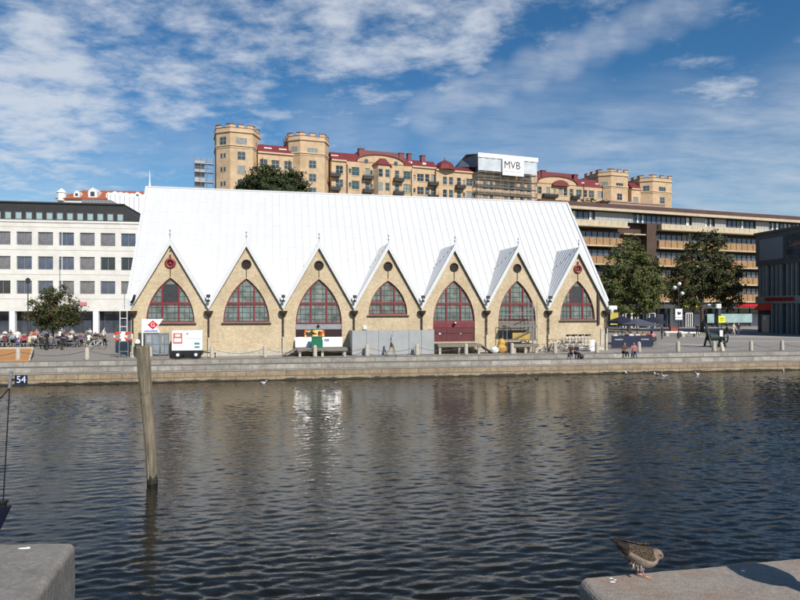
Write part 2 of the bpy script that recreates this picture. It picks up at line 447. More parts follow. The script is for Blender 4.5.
# canal water with real ripples near the view, flat beyond
def water():
    rng = np.random.default_rng(5)
    xs = np.concatenate([np.linspace(-420, -46, 12), np.arange(-45, 52, .105), np.linspace(53, 420, 12)])
    ys = [2.5]
    while ys[-1] < 56:
        ys.append(ys[-1] + (.045 + .0019 * max(0, ys[-1] - 8)))
    ys = np.array(ys + [70., 130.])
    X, Y = np.meshgrid(xs, ys)
    Z = np.zeros_like(X)
    for lam0, lam1, n, slope in ((.16, .26, 44, .098), (.26, .44, 48, .092), (.44, .80, 24, .036), (1.5, 4.5, 12, .010)):
        for _ in range(n):
            lam = rng.uniform(lam0, lam1); k = 2 * np.pi / lam
            th = rng.normal(R(97), R(27))
            Z += slope * np.sqrt(2 / n) / k * np.sin(k * (X * np.cos(th) + Y * np.sin(th)) + rng.uniform(0, 6.28))
    W = np.zeros_like(X)
    for _ in range(10):                      # gusts: livelier and calmer patches
        lam = rng.uniform(9, 26); k = 2 * np.pi / lam; th = rng.uniform(0, 6.28)
        W += np.sin(k * (X * np.cos(th) * .5 + Y * np.sin(th)) + rng.uniform(0, 6.28))
    Z *= np.clip(1.0 + .11 * W, .60, 1.5)
    edge = np.clip((51 - np.abs(X - 3)) / 4, 0, 1) * np.clip((62 - Y) / 6, 0, 1)
    Z = ZW + Z * edge
    co = np.stack([X, Y, Z], -1).reshape(-1, 3)
    ny, nx = X.shape
    i = np.arange(ny * nx).reshape(ny, nx)
    F_ = np.stack([i[:-1, :-1], i[:-1, 1:], i[1:, 1:], i[1:, :-1]], -1).reshape(-1, 4)
    me = bpy.data.meshes.new('water')
    me.vertices.add(len(co)); me.vertices.foreach_set('co', co.ravel().astype(np.float32))
    me.loops.add(F_.size); me.loops.foreach_set('vertex_index', F_.ravel().astype(np.int32))
    me.polygons.add(len(F_)); me.polygons.foreach_set('loop_start', np.arange(0, F_.size, 4, dtype=np.int32))
    me.update(calc_edges=True)
    me.polygons.foreach_set('use_smooth', [True] * len(F_))
    m = bpy.data.materials.new('canal_water'); m.use_nodes = True
    t = m.node_tree; p = t.nodes['Principled BSDF']
    p.inputs['Base Color'].default_value = (.0075, .0085, .0065, 1)
    p.inputs['Roughness'].default_value = .035
    p.inputs['IOR'].default_value = 1.333
    c = t.nodes.new('ShaderNodeTexCoord'); mp = t.nodes.new('ShaderNodeMapping'); mp.inputs['Scale'].default_value = (.7, 1.5, 1)
    n = t.nodes.new('ShaderNodeTexNoise'); n.inputs['Scale'].default_value = 9; n.inputs['Detail'].default_value = 3
    bp = t.nodes.new('ShaderNodeBump'); bp.inputs['Strength'].default_value = .30; bp.inputs['Distance'].default_value = .02
    t.links.new(c.outputs['Object'], mp.inputs[0]); t.links.new(mp.outputs[0], n.inputs['Vector'])
    t.links.new(n.outputs[0], bp.inputs['Height']); t.links.new(bp.outputs[0], p.inputs['Normal'])
    me.materials.append(m)
    o = bpy.data.objects.new('water', me); COL.objects.link(o)
    structure(o, 'dark rippled canal water')
water()

# the near quay under the photographer, and the two stone blocks at its edge
ZN = 1.65
b = MB()
NQ = Frame(0, 3.2, 12.0)
b.quad((-300, 0, ZN - .12), (300, 0, ZN - .12), (300, -200, ZN - .12), (-300, -200, ZN - .12))
b.quad((-300, 0, ZN - .12), (300, 0, ZN - .12), (300, 0, ZW - .3), (-300, 0, ZW - .3))
structure(b.build('near_quay', M['paving'], None, (NQ.ox, NQ.oy, 0), NQ.a), 'paved quay on the near bank of the canal')
def pts2(*pp):
    return [ground(x, y, ZN) for x, y in pp]
def stone_block(name, pix, m, label, cat):
    p = pts2(*pix)
    b = MB(); b.slab([(q.x, q.y) for q in p], ZW - .3, ZN)
    o = b.build(name, m, None, bevel=.055, seg=4)
    sb = o.modifiers.new('fine', 'SUBSURF'); sb.subdivision_type = 'SIMPLE'; sb.levels = 5; sb.render_levels = 6
    for nm, sc_, st_ in (('wear', .22, .012), ('pitting', .035, .003)):
        tx = bpy.data.textures.new(nm, 'CLOUDS'); tx.noise_scale = sc_; tx.noise_depth = 3
        dm = o.modifiers.new(nm, 'DISPLACE'); dm.texture = tx; dm.texture_coords = 'GLOBAL'; dm.strength = st_; dm.mid_level = .5
    return tag(o, label, cat)
stone_block('stone_block', [(-150, 545), (76.5, 541.5), (28, 607), (-40, 690), (-300, 690)], M['coping'], 'grey granite quay block at the lower left, a white feather on its top', 'stone block')
stone_block('stone_coping', [(577.5, 578.3), (905, 548.2), (1150, 590), (1150, 700), (678, 690), (604, 607)], M['coping_red'], 'pale reddish granite quay coping that the gull stands on', 'stone coping')
p = ground(24, 549, ZN)
b = MB(); b.ball((0, 0, .006), .055, .013, .006, 10, 6); b.ball((.03, .004, .008), .02, .012, .007, 8, 6)
tag(b.build('feather', M['white'], None, p, R(5), smooth=True), 'small white feather lying on the left granite block', 'feather')
b = MB()
for px, py, s in ((611, 578.5, .012), (615, 580, .009), (743, 571, .014), (612.5, 582, .016)):
    q = ground(px, py, ZN); b.ball((q.x, q.y, ZN + .002), s * 1.4, s, .003, 8, 4)
tag(b.build('bird_droppings', M['white'], None), 'white bird droppings dried on the right coping', 'droppings', None, 'stuff')
# iron mooring bollard just right of the frame: its shadow lies on the coping
b = MB()
b.lathe([(.16, 0), (.16, .04), (.10, .07), (.085, .40), (.10, .46), (.17, .50), (.19, .56), (.15, .63), (.05, .66)], n=24)
tag(b.build('mooring_bollard', M['charcoal'], None, (3.10, 4.10, ZN - .003), 0, smooth=True), 'cast iron mooring bollard standing on the right coping, throwing its shadow left', 'bollard')

# the hill behind
def hill():
    xs = np.arange(-190, 230, 6.0); ys = np.arange(92, 330, 6.0)
    v, f = [], []
    for y in ys:
        for x in xs:
            base = 163.7 + .362 * x           # the castle's front line
            d = y - (base - 14)
            t = min(1, max(0, (d + 26) / 26)); t = t * t * (3 - 2 * t)
            e = min(1, max(0, (x + 120) / 60)) * min(1, max(0, (175 - x) / 45))
            z = 21.5 * t * e + .5 * math.sin(x * .31) * math.cos(y * .23) * t
            v.append((x, y, max(z, -1) - .3 * (t == 0)))
    nx = len(xs)
    for j in range(len(ys) - 1):
        for i in range(nx - 1):
            f.append([j * nx + i, j * nx + i + 1, (j + 1) * nx + i + 1, (j + 1) * nx + i])
    b = MB(); b.add(v, f)
    structure(b.build('hill', mat('hill_scrub_rock', (.07, .08, .045), .95, .5, .3, .3), smooth=True), 'rocky overgrown hill under the castle-like houses')
hill()

# ------------------------------------------------------------------ the market hall
F = Frame(0, 50.0, 12.0)
U0, U1, NB = -20.25, 18.30, 7
BAY = (U1 - U0) / NB
ZE, ZT, DEP, ZR = 3.55, 8.35, 16.0, 13.95    # valley, gable tip, depth, ridge
hall = fthing(F, 'market_hall', 'long yellow brick market hall with seven pointed gables and a huge white metal roof', 'market hall')
def arch(uc, w, zs, zt, n=12):               # pointed arch outline from the sill: right side up, left side down
    h = zt - zs; r = (w * w + h * h) / (2 * w); cx = w - r
    a1 = math.asin(min(1, h / r))
    right = [(uc + cx + r * math.cos(a1 * i / n), zs + r * math.sin(a1 * i / n)) for i in range(n + 1)]
    left = [(2 * uc - x, z) for x, z in reversed(right[:-1])]
    return right + left
def arch_half(w, zs, zt, z):                 # half width of the arch at height z
    h = zt - zs; r = (w * w + h * h) / (2 * w)
    q = r * r - (z - zs) ** 2
    return max(0, (w - r) + math.sqrt(q)) if q > 0 else 0
UC = [U0 + (i + .5) * BAY for i in range(NB)]
WIN = []                                     # uc, half width, spring z, tip z, bottom z
for i in range(NB):
    zs, w, zt, zb = 2.55, 1.72, 5.92, 2.55
    if i == 2: zs, w, zb = 2.40, 1.80, .95
    if i == 3: zs, w, zt, zb = 3.10, 1.58, 5.85, 3.10
    if i == 4: zs, w, zb = 2.50, 1.78, .90
    if i == 5: zs, w, zt, zb = 2.62, 1.66, 5.95, 1.0
    if i == 6: zs, w, zt, zb = 2.62, 1.62, 6.0, 2.62
    WIN.append((UC[i], w, zs, zt, zb))
outer = [(U0, 0), (U1, 0), (U1, ZE)]
for i in reversed(range(NB)):
    outer.append((UC[i], ZT))
    outer.append((U0 + i * BAY, ZE))
holes = []
for (uc, w, zs, zt, zb) in WIN:
    a = arch(uc, w, zs, zt)
    if zb < zs - .01:
        a = [(uc - w, zb), (uc + w, zb)] + a
    holes.append(a)
def circ(uc, z, r, n=20):
    return [(uc + r * math.cos(2 * math.pi * k / n), z + r * math.sin(2 * math.pi * k / n)) for k in range(n)]
for i in range(NB):
    holes.append(circ(UC[i], 6.98, .30))
b = MB(); b.polywall(outer, holes, 0, .38)
b.build('front_wall', M['brick'], hall)
b = MB(); b.box(U0, U1, DEP - .38, DEP, 0, ZE)
for u in (U0, U1 - .38):
    n = len(b.v)
    b.add([(u + d, y, z) for d in (0, .38) for y, z in ((.383, 0), (DEP - .383, 0), (DEP - .383, ZE - .1), (DEP / 2, ZR - .5), (.383, ZE - .1))],
          [(0, 1, 2, 3, 4), (9, 8, 7, 6, 5), (0, 5, 6, 1), (1, 6, 7, 2), (2, 7, 8, 3), (3, 8, 9, 4), (4, 9, 5, 0)])
b.build('end_wall', M['brick'], hall)
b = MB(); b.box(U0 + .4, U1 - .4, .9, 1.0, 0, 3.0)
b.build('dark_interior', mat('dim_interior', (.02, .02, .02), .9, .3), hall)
cut = sorted([(WIN[k][0] - WIN[k][1] - .02, WIN[k][0] + WIN[k][1] + .02) for k in (2, 4, 5)])
x = U0 - .04
for a, c in cut + [(U1 + .04, U1 + .04)]:
    if a > x:
        b = MB(); b.box(x, a, -.07, -.003, 0, .42); b.build('plinth', M['plinth'], hall, bevel=.02)
    x = c
b = MB(); b.box(U1 - .62, U1 + .05, -.075, -.003, .425, 1.9)
b.build('corner_stone', M['plinth'], hall, bevel=.02)

# main roof with standing seams
def main_roof():
    b = MB(); sl = (ZR - ZE) / (DEP / 2)
    u0, u1 = U0 - .35, U1 + .35
    z = lambda v: ZE + .12 + sl * (v if v <= DEP / 2 else DEP - v)
    for s in (0, 1):
        va, vb = (.42, DEP / 2) if s == 0 else (DEP + .35, DEP / 2)
        b.add([(u0, va, z(va)), (u1, va, z(va)), (u1, vb, z(vb)), (u0, vb, z(vb)),
               (u0, va, z(va) - .3), (u1, va, z(va) - .3), (u1, vb, z(vb) - .3), (u0, vb, z(vb) - .3)],
              [(0, 1, 2, 3), (7, 6, 5, 4), (0, 4, 5, 1), (1, 5, 6, 2), (3, 2, 6, 7), (0, 3, 7, 4)])
    k = int((u1 - u0) / .62)
    for i in range(k + 1):
        u = u0 + .02 + i * (u1 - u0 - .04) / k
        for va, vb in ((.42, DEP / 2 - .05), (DEP + .3, DEP / 2 + .05)):
            h = .055 if 0 < i < k else .14; w = .016 if 0 < i < k else .10
            b.add([(u - w, va, z(va) + .001), (u + w, va, z(va) + .001), (u + w, vb, z(vb) + .001), (u - w, vb, z(vb) + .001),
                   (u - w, va, z(va) + h), (u + w, va, z(va) + h), (u + w, vb, z(vb) + h), (u - w, vb, z(vb) + h)],
                  [(4, 5, 6, 7), (0, 4, 7, 3), (1, 2, 6, 5), (0, 1, 5, 4), (3, 7, 6, 2)])
    # crosswise sheet joints, staggered
    rnd = random.Random(3)
    for i in range(k):
        a = u0 + .02 + i * (u1 - u0 - .04) / k
        v = .5 + rnd.random() * 1.2
        while v < DEP / 2 - .3:
            b.add([(a + .02, v, z(v) + .001), (a + .6, v, z(v) + .001), (a + .6, v + .02, z(v + .02) + .007), (a + .02, v + .02, z(v + .02) + .007)], [(0, 1, 2, 3)])
            v += 1.25
    b.tube((u0, DEP / 2, ZR + .12), (u1, DEP / 2, ZR + .12), .09, n=8)
    return b.build('roof', M['roof_sheet'], hall)
roof = main_roof()
b = MB(); b.tube((U0 - .1, DEP / 2, ZR + .1), (U0 - .1, DEP / 2, ZR + .5), .11, .07); b.tube((U0 - .1, DEP / 2, ZR + .5), (U0 - .1, DEP / 2, ZR + 1.55), .06, .015)
b.build('roof_spike', M['white'], hall)

def gable_roof(i):
    b = MB(); uc = UC[i]; h = BAY / 2; T = .50
    zf = lambda q: ZE - .02 + (ZT - ZE) * (1 - abs(q) / h)
    v0, v1 = -.24, 4.6
    prof = [(uc - h + .003, zf(h - .003)), (uc, zf(0)), (uc + h - .003, zf(h - .003)), (uc + h - .003, zf(h - .003) + T), (uc, zf(0) + T), (uc - h + .003, zf(h - .003) + T)]
    b.prism(prof, v0, v1)
    for s in (-1, 1):                        # seams running down the two slopes
        v = v0 + .55
        while v < v1 - .2:
            p0 = (uc + s * .03, v, zf(.03) + T + .015); p1 = (uc + s * (h - .04), v, zf(h - .04) + T + .015)
            b.bar(p0, p1, .035)
            v += .48
    o = b.build('gable_roof', M['roof_white'], hall)
    c = MB(); c.box(uc - .025, uc + .025, v0 + .02, v0 + .07, zf(0) + T - .05, zf(0) + T + .62)
    c.ball((uc, v0 + .045, zf(0) + T + .28), .075, .075, .075); c.ball((uc, v0 + .045, zf(0) + T + .58), .06, .06, .09)
    c.build('finial', M['galv'], hall)
    # dark drip edge where the roof meets the brick
    d = MB()
    for s in (-1, 1):
        d.add([(uc + s * q, y, zf(q) + dz) for q in (.0, h - .22) for y in (-.10, -.003) for dz in (-.06, -.004)],
              [(0, 1, 3, 2), (4, 6, 7, 5), (0, 4, 5, 1), (2, 3, 7, 6), (0, 2, 6, 4), (1, 5, 7, 3)])
    d.build('rake_moulding', M['dark_brown'] if i else M['dark_brown'], hall)
for i in range(NB):
    gable_roof(i)

def arched_window(i):
    uc, w, zs, zt, zb = WIN[i]
    fr = MB(); t = .085
    a = arch(uc, w, zs, zt, 14)
    ai = arch(uc, w - t, zs + (t if zb >= zs - .01 else 0), zt - t * 1.7, 14)
    n = len(a)
    for k in range(n - 1):
        q = [(a[k][0], .12, a[k][1]), (a[k + 1][0], .12, a[k + 1][1]), (ai[k + 1][0], .12, ai[k + 1][1]), (ai[k][0], .12, ai[k][1])]
        q2 = [(x, .24, z) for x, _, z in q]
        fr.add(q + q2, [(0, 1, 2, 3), (4, 7, 6, 5), (2, 6, 7, 3), (0, 4, 5, 1)])
    fr.box(uc - w + .004, uc + w - .004, .115, .24, zs, zs + .12)                       # bottom rail
    ztr = 4.0 if i != 3 else 4.05
    hw = arch_half(w, zs, zt, ztr)
    fr.box(uc - hw + .03, uc + hw - .03, .105, .235, ztr - .09, ztr + .09)
    for s in (-1, 1):
        x = s * w * .34
        zz = zs
        while arch_half(w, zs, zt, zz) > abs(x) and zz < zt: zz += .02
        fr.box(uc + x - .06, uc + x + .06, .11, .238, zs + .1, zz - .03)
    fo = fr.build('window', M['oxblood'], hall)
    g = MB(); ag = arch(uc, w - .02, zs + .02, zt - .03, 14)
    g.prism(ag, .195, .21)
    g.build('pane', M['leaded'], fo)
    mu = MB()
    z = zs + .35
    while z < zt - .3:
        hw = arch_half(w, zs, zt, z) - .06
        if abs(z - ztr) > .14: mu.box(uc - hw, uc + hw, .172, .197, z - .018, z + .018)
        z += .40
    for x in (-.78, -.57, -.17, .17, .57, .78):
        xx = x * w; zz = zs
        while arch_half(w, zs, zt, zz) > abs(xx) + .05 and zz < zt: zz += .02
        if zz > zs + .2: mu.box(uc + xx - .017, uc + xx + .017, .170, .1955, zs + .1, zz - .02)
    mu.build('glazing_bar', M['muntin'], fo)
    if zb >= zs - .01:
        sl = MB(); sl.box(uc - w - .12, uc + w + .12, -.10, -.003, zs - .16, zs - .02)
        sl.build('sill', M['dark_brown'], hall, bevel=.015)
    if i in (0, 6):                          # the two end windows have the upper middle leaf dark and open
        d = MB()
        x = w * .34 - .07
        zz = zs
        while arch_half(w, zs, zt, zz) > x and zz < zt: zz += .02
        zz = zz if i == 6 else zz
        d.box(uc - x, uc + x, .150, .166, ztr + .1, min(zz, zt - .5))
        d.build('dark_leaf', M['charcoal'], fo)
for i in range(NB):
    arched_window(i)
# round ornaments in the gables
for i in range(NB):
    uc = UC[i]; b = MB()
    if i in (0, 6):
        ring = []
        for k in range(24):
            t = 2 * math.pi * k / 24; ring.append((uc + .30 * math.cos(t), -.03, 6.98 + .30 * math.sin(t)))
        b.path(ring + ring[:1], .10, 8)
        b.bar((uc, -.05, 7.25), (uc, -.05, 7.62), .12)
        b.ball((uc, -.06, 6.98), .09, .05, .09)
        for k in range(6):
            t = 2 * math.pi * k / 6; b.bar((uc, -.02, 6.98), (uc + .25 * math.cos(t), -.02, 6.98 + .25 * math.sin(t)), .035)
        b.build('roundel', mat('red_roundel', (.24, .035, .035), .5, .2), hall)
        d = MB(); d.prism(circ(uc, 6.98, .3), .1, .14); d.build('roundel_back', M['plinth'] if i == 6 else M['oxblood'], hall)
        e = MB(); e.ball((uc, -.03, 7.92 if i == 0 else 7.9), .06, .05, .07); e.build('iron_anchor', M['dark_brown'], hall)
    else:
        ring = []
        for k in range(24):
            t = 2 * math.pi * k / 24; ring.append((uc + .33 * math.cos(t), -.02, 6.98 + .33 * math.sin(t)))
        b.path(ring + ring[:1], .05, 6)
        for k in range(7):
            z = 6.98 - .25 + k * .083; hh = math.sqrt(max(0, .30 ** 2 - (z - 6.98) ** 2))
            b.box(uc - hh, uc + hh, .02, .06, z - .02, z + .02)
        o = b.build('round_vent', M['dark_brown'], hall)
        d = MB(); d.prism(circ(uc, 6.98, .3), .1, .14); d.build('vent_back', M['dark_brown'], o)
    c = MB(); c.bar((uc, -.02, 6.6), (uc, -.02, 6.0), .05); c.build('iron_strap', M['dark_brown'], hall)

# hoppers, downpipes and floodlights in the valleys
for i in range(NB + 1):
    u = U0 + i * BAY + (.16 if i == 0 else -.16 if i == NB else 0)
    b = MB(); b.lathe([(.06, 0), (.12, .06), (.26, .20), (.32, .36), (.32, .46)], (u, -.2, 2.98), 12)
    b.build('hopper', M['dark_brown'], hall, smooth=False)
    b = MB(); b.tube((u, -.16, 1.35), (u, -.16, 3.0), .055, n=8)
    for z in (1.9, 2.6): b.tube((u, -.16, z), (u, -.16, z + .07), .075, n=8)
    o = b.build('downpipe', M['dark_brown'], hall)
    b = MB(); b.tube((u, -.16, 0.0), (u, -.16, 1.35), .065, n=8); b.tube((u, -.16, 1.3), (u, -.16, 1.42), .085, n=8)
    b.build('lower_pipe', M['cream_paint'], o)
    if 0 < i < NB:
        b = MB(); b.box(u - .14, u + .14, -.62, -.40, 4.42, 4.66); b.bar((u, -.42, 4.5), (u, -.1, 4.1), .05)
        b.lathe([(.11, 0), (.13, .12), (.08, .16)], (u, -.52, 4.12), 10)
        b.build('floodlight', M['charcoal'], hall)
b = MB(); b.box(U1 - .05, U1 + .75, -.42, .1, ZE - .05, ZE + .30); b.tube((U1 + .3, -.2, ZE - .35), (U1 + .3, -.2, ZE), .14, .25)
b.build('eaves_box', M['white'], hall, bevel=.08)
b = MB(); b.box(U1 - .95, U1 - .75, -.12, -.003, 2.2, 5.0)
b.build('cable_duct', M['dark_brown'], hall)
b = MB(); b.path([(U0 + .1, -.45, 4.05), (U0 + .22, -.5, 4.15), (U0 + .34, -.5, 4.5), (U0 + .36, -.5, 4.62)], .09, 8)
b.build('overflow_pipe', M['black'], hall)
b = MB(); b.box(UC[3] - 2.05, UC[3] - 1.75, -.12, -.003, 1.95, 2.25); b.build('meter_box', M['white'], hall, bevel=.02)

# the doorway of the third bay: photo board over the white sheeting
uc, w = WIN[2][0], WIN[2][1]
b = MB(); b.box(uc - w + .02, uc + w - .02, .10, .2, 1.98, 2.38); b.build('grey_shutter', M['galv'], hall)
b = MB(); b.box(uc - w + .02, uc + w - .02, .06, .16, 1.35, 1.97); o = b.build('fascia_board', mat('dark_plum_board', (.035, .012, .014), .4, .2), hall)
b = MB(); b.box(uc - .62 * w, uc - .62 * w + 1.55, .045, .058, 1.42, 1.92)
foodm = bpy.data.materials.new('printed_food_picture'); foodm.use_nodes = True
t = foodm.node_tree; tcn = t.nodes.new('ShaderNodeTexCoord'); vz = t.nodes.new('ShaderNodeTexVoronoi'); vz.inputs['Scale'].default_value = 4.5; vz.inputs['Randomness'].default_value = 1
rampn = t.nodes.new('ShaderNodeValToRGB'); els = rampn.color_ramp.elements
els[0].color = (*S(245, 240, 200), 1); els[1].color = (*S(40, 25, 20), 1)
for pos, col in ((.3, S(238, 200, 90)), (.5, S(226, 110, 45)), (.65, S(205, 55, 30)), (.85, S(90, 90, 40))):
    e = els.new(pos); e.color = (*col, 1)
sepc = t.nodes.new('ShaderNodeSeparateColor')
t.links.new(tcn.outputs['Object'], vz.inputs['Vector']); t.links.new(vz.outputs['Color'], sepc.inputs[0]); t.links.new(sepc.outputs[0], rampn.inputs[0]); t.links.new(rampn.outputs[0], t.nodes['Principled BSDF'].inputs['Base Color'])
b.build('food_picture', foodm, o)
b = MB(); n = 14
rowsz = [(-.396, .63), (-.368, .776), (-.334, .922), (-.295, 1.068), (-.250, 1.214), (-.20, 1.36)]
def shp(p, i, j):                           # two puckered sheets; lean and turn shaped to throw sun glints on water
    y, z = rowsz[j]; W2 = w + .03
    x = uc - w - .05 + p * W2 + W2 * i / n
    return (x, y + .122 * W2 * (i / n - .5) + (.35 + .65 * (1 - j / 5)) * (.007 * math.sin(i * 1.3 + p) + .006 * math.sin(i * .55 + j)), z)
for p in (0, 1):
    for i in range(n):
        for j in range(5):
            b.quad(shp(p, i, j), shp(p, i + 1, j), shp(p, i + 1, j + 1), shp(p, i, j + 1))
b.box(uc - w - .05, uc + w + .02, -.08, -.02, .75, 1.36)
sheet = b.build('white_sheeting', mats=mat('white_tarpaulin', (.80, .80, .80), .20, .05, .8, .03, bscale=3, spec=1.0, coat=1.0), parent=hall, smooth=True)
sheet.data.materials[0].node_tree.nodes['Principled BSDF'].inputs['Coat Roughness'].default_value = .16
b = MB(); b.box(uc + .35, uc + .80, -.40, -.392, 1.10, 1.26); b.build('blue_print', mat('blue_print', S(120, 140, 190), .5, .3, 9), sheet)
b = MB(); b.lathe([(.02, 0), (.09, .02), (.12, .14), (.05, .2)], (uc - .05, .02, 2.12), 10); b.tube((uc - .05, .0, 2.3), (uc - .05, .1, 2.42), .025); b.build('door_lamp', M['black'], hall)

# the oxblood doors of the fifth bay
uc, w = WIN[4][0], WIN[4][1]
b = MB(); b.box(uc - w + .01, uc + w - .01, .08, .2, 2.05, 2.5); b.build('door_head', M['oxblood'], hall, bevel=.01)
for k, (a, c) in enumerate(((-w + .02, -.35 * w), (-.35 * w + .02, w - .02))):
    b = MB(); b.box(uc + a, uc + c, .10, .18, .92, 2.04)
    x = uc + a + .04
    while x < uc + c - .05:
        b.box(x, x + .012, .092, .1, .95, 2.0); x += .16
    b.bar((uc + a + .05, .085, 1.62), (uc + c - .05, .085, 1.62), .05)
    o = b.build('door', M['oxblood_door'], hall)
    h = MB(); h.box(uc + (a + c) / 2 - .08, uc + (a + c) / 2 + .08, .06, .09, 1.5, 1.62); h.build('notice' if k == 0 else 'handle', M['white'] if k == 0 else M['galv'], o)
b = MB(); b.lathe([(.02, 0), (.10, .02), (.13, .15), (.05, .22)], (uc, -.05, 2.2), 10); b.build('door_lamp', M['black'], hall)
b = MB(); b.box(uc + .04, uc + .16, -.08, .07, 2.4, 2.5); b.build('lamp_bracket', M['white'], hall)
# boarded opening of the sixth bay
uc, w = WIN[5][0], WIN[5][1]
b = MB(); b.box(uc - w + .01, uc + w - .01, .10, .2, .98, 2.58)
for z in (1.2, 1.6, 2.0, 2.35): b.box(uc - w + .04, uc + w - .04, .08, .098, z, z + .05)
b.build('boarded_door', M['timber'], hall)

# ------------------------------------------------------------------ buildings round about
M['house_white'] = mat('cream_white_render', (.70, .68, .63), .8, .07, 1.2, stain=(.46, .43, .37), stain_amt=.45, stain_scale=.35)
M['dark_clad'] = mat('black_brown_cladding', (.032, .030, .030), .5, .25, 2)
M['office_glass'] = glassmat('office_window_glass', (.055, .065, .085), .06, .55, .5)
M['office_glass_blue'] = glassmat('blue_grey_window_glass', (.085, .10, .145), .05, .5, .45)
M['teal_glass'] = glassmat('pale_teal_glass', (.30, .42, .42), .1, .25, .6)
M['frame_grey'] = mat('grey_window_frame', (.20, .20, .21), .5, .1)
M['ochre'] = mat('ochre_plaster', (.56, .405, .255), .85, .16, .8, stain=(.40, .265, .15), stain_amt=.8, stain_scale=.25)
M['ochre_light'] = mat('pale_ochre_trim', (.60, .45, .29), .8, .1, 1)
M['red_roof'] = mat('dark_red_sheet_roof', (.175, .028, .030), .5, .2, .6, stain=(.10, .02, .02), stain_amt=.4)
M['orange_tile'] = mat('orange_red_tiles', (.36, .105, .05), .8, .25, 1.5)
M['castle_glass'] = glassmat('castle_window_glass', (.055, .075, .08), .05, .8, .35)
M['castle_dark'] = glassmat('dark_room_glass', (.02, .024, .026), .08, .5, .5)
M['castle_curtain'] = glassmat('curtained_glass', (.26, .27, .25), .15, .35, 1.2)
rpane = random.Random(31)
M['green_frame'] = mat('green_window_frame', (.05, .15, .115), .5, .15)
M['pale_frame'] = mat('pale_grey_window_frame', (.30, .31, .28), .6, .15)
M['balcony'] = mat('dark_balcony_iron', (.020, .022, .022), .5, .2)
M['spandrel'] = mat('orange_brown_panel', (.34, .20, .09), .6, .25, .8, stain=(.33, .17, .06), stain_amt=.5, stain_scale=.4)
M['cream_ledge'] = mat('cream_concrete_ledge', (.52, .44, .31), .75, .12, 1, stain=(.36, .29, .19), stain_amt=.4)
M['brown_roof'] = mat('brown_copper_roof_edge', (.095, .045, .035), .5, .2, .5)
M['brown_brick'] = mat('dark_brown_panel', (.075, .042, .030), .7, .2, 1)
M['dark_grey'] = mat('dark_green_grey_facade', (.060, .072, .076), .5, .2, .8)
M['fin'] = mat('grey_facade_fin', (.25, .255, .235), .6, .15, 1)
M['sign_yellow'] = mat('yellow_sign', S(235, 200, 30), .5, .08)
M['sign_red'] = mat('red_sign', S(205, 30, 40), .5, .08)
M['orange_awning'] = mat('orange_red_awning', S(225, 60, 25), .6, .1)

def window_meshes(w, h, nx, nz, frame, glass, bar=.06, dep=.09):
    f = MB()
    f.box(-w / 2, w / 2, 0, dep, 0, bar); f.box(-w / 2, w / 2, 0, dep, h - bar, h)
    f.box(-w / 2, -w / 2 + bar, .002, dep - .002, bar, h - bar); f.box(w / 2 - bar, w / 2, .002, dep - .002, bar, h - bar)
    for i in range(1, nx):
        x = -w / 2 + w * i / nx; f.box(x - bar / 2, x + bar / 2, .004, dep - .004, bar, h - bar)
    for j in range(1, nz):
        z = h * j / nz; f.box(-w / 2 + bar, w / 2 - bar, .012, dep - .012, z - bar / 2, z + bar / 2)
    g = MB(); g.box(-w / 2 + .01, w / 2 - .01, dep * .5, dep * .6, .01, h - .01)
    return f.mesh('window', frame), g.mesh('pane', glass)
def put_window(ms, parent, x, y, z, rotz=0.0, fname='window', pname='pane'):
    o = place(ms[0], fname, parent, (x, y, z), rotz)
    p = place(ms[1], pname, o, (0, 0, 0))
    if ms[1].materials[0] == M['castle_glass']:
        p.material_slots[0].link = 'OBJECT'; p.material_slots[0].material = rpane.choice((M['castle_glass'], M['castle_glass'], M['castle_dark'], M['castle_curtain']))
    return o

# ---- the white office block at the left
WB = Frame(0, 95.4, 9.0)
off = fthing(WB, 'office_block', 'cream white office block with rows of square dark windows at the left', 'office building')
uw = [WB.u(p) for p in (24.2, 45, 66.3, 87, 107.6, 128.3)]
du = (uw[-1] - uw[0]) / 5
wins = [uw[0] + du * k for k in range(-6, 8)]
wz = (5.63, 9.05, 12.48); wh, ww = 1.86, 1.98
hl = [(u - ww / 2, u + ww / 2, z, z + wh) for u in wins for z in wz]
uL, uR = wins[0] - 1.5, wins[-1] + 1.6
b = MB(); b.gridwall(uL, uR, 3.2, 15.7, hl, 0, .35)
b.quad((uR, 0, 3.2), (uR, 14, 3.2), (uR, 14, 15.7), (uR, 0, 15.7)); b.quad((uL, 0, 3.2), (uL, 14, 3.2), (uL, 14, 15.7), (uL, 0, 15.7))
b.quad((uL, 14, 3.2), (uR, 14, 3.2), (uR, 14, 15.7), (uL, 14, 15.7)); b.quad((uL, 0, 3.2), (uR, 0, 3.2), (uR, 14, 3.2), (uL, 14, 3.2))
b.build('wall', M['house_white'], off)
b = MB(); b.box(uL - .1, uR + .1, -.12, 14.1, 15.703, 16.0); b.build('parapet', M['house_white'], off)
b = MB()
for z in (4.9, 8.35, 11.8, 15.0): b.box(uL, uR, -.025, -.003, z, z + .05)
b.build('wall_joint', M['cream_ledge'], off)
curt = glassmat('window_with_blinds', (.17, .16, .17), .1, .45, .8)
wm = window_meshes(ww - .02, wh, 2, 1, M['frame_grey'], M['office_glass_blue'], .07)
wm2 = window_meshes(ww - .02, wh, 2, 1, M['frame_grey'], curt, .07)
wm3 = window_meshes(ww - .02, wh, 2, 1, M['frame_grey'], glassmat('dark_office_pane', (.03, .033, .04), .06, .5, .5), .07)
rn = random.Random(4)
for u in wins:
    for z in wz:
        put_window(rn.choice((wm, wm, wm2, wm2, wm3)), off, u, .16, z)
b = MB(); b.box(uL, uR, 1.6, 1.7, 0, 3.2)
b.build('shop_glass', M['office_glass'], off)
b = MB()
x = uL
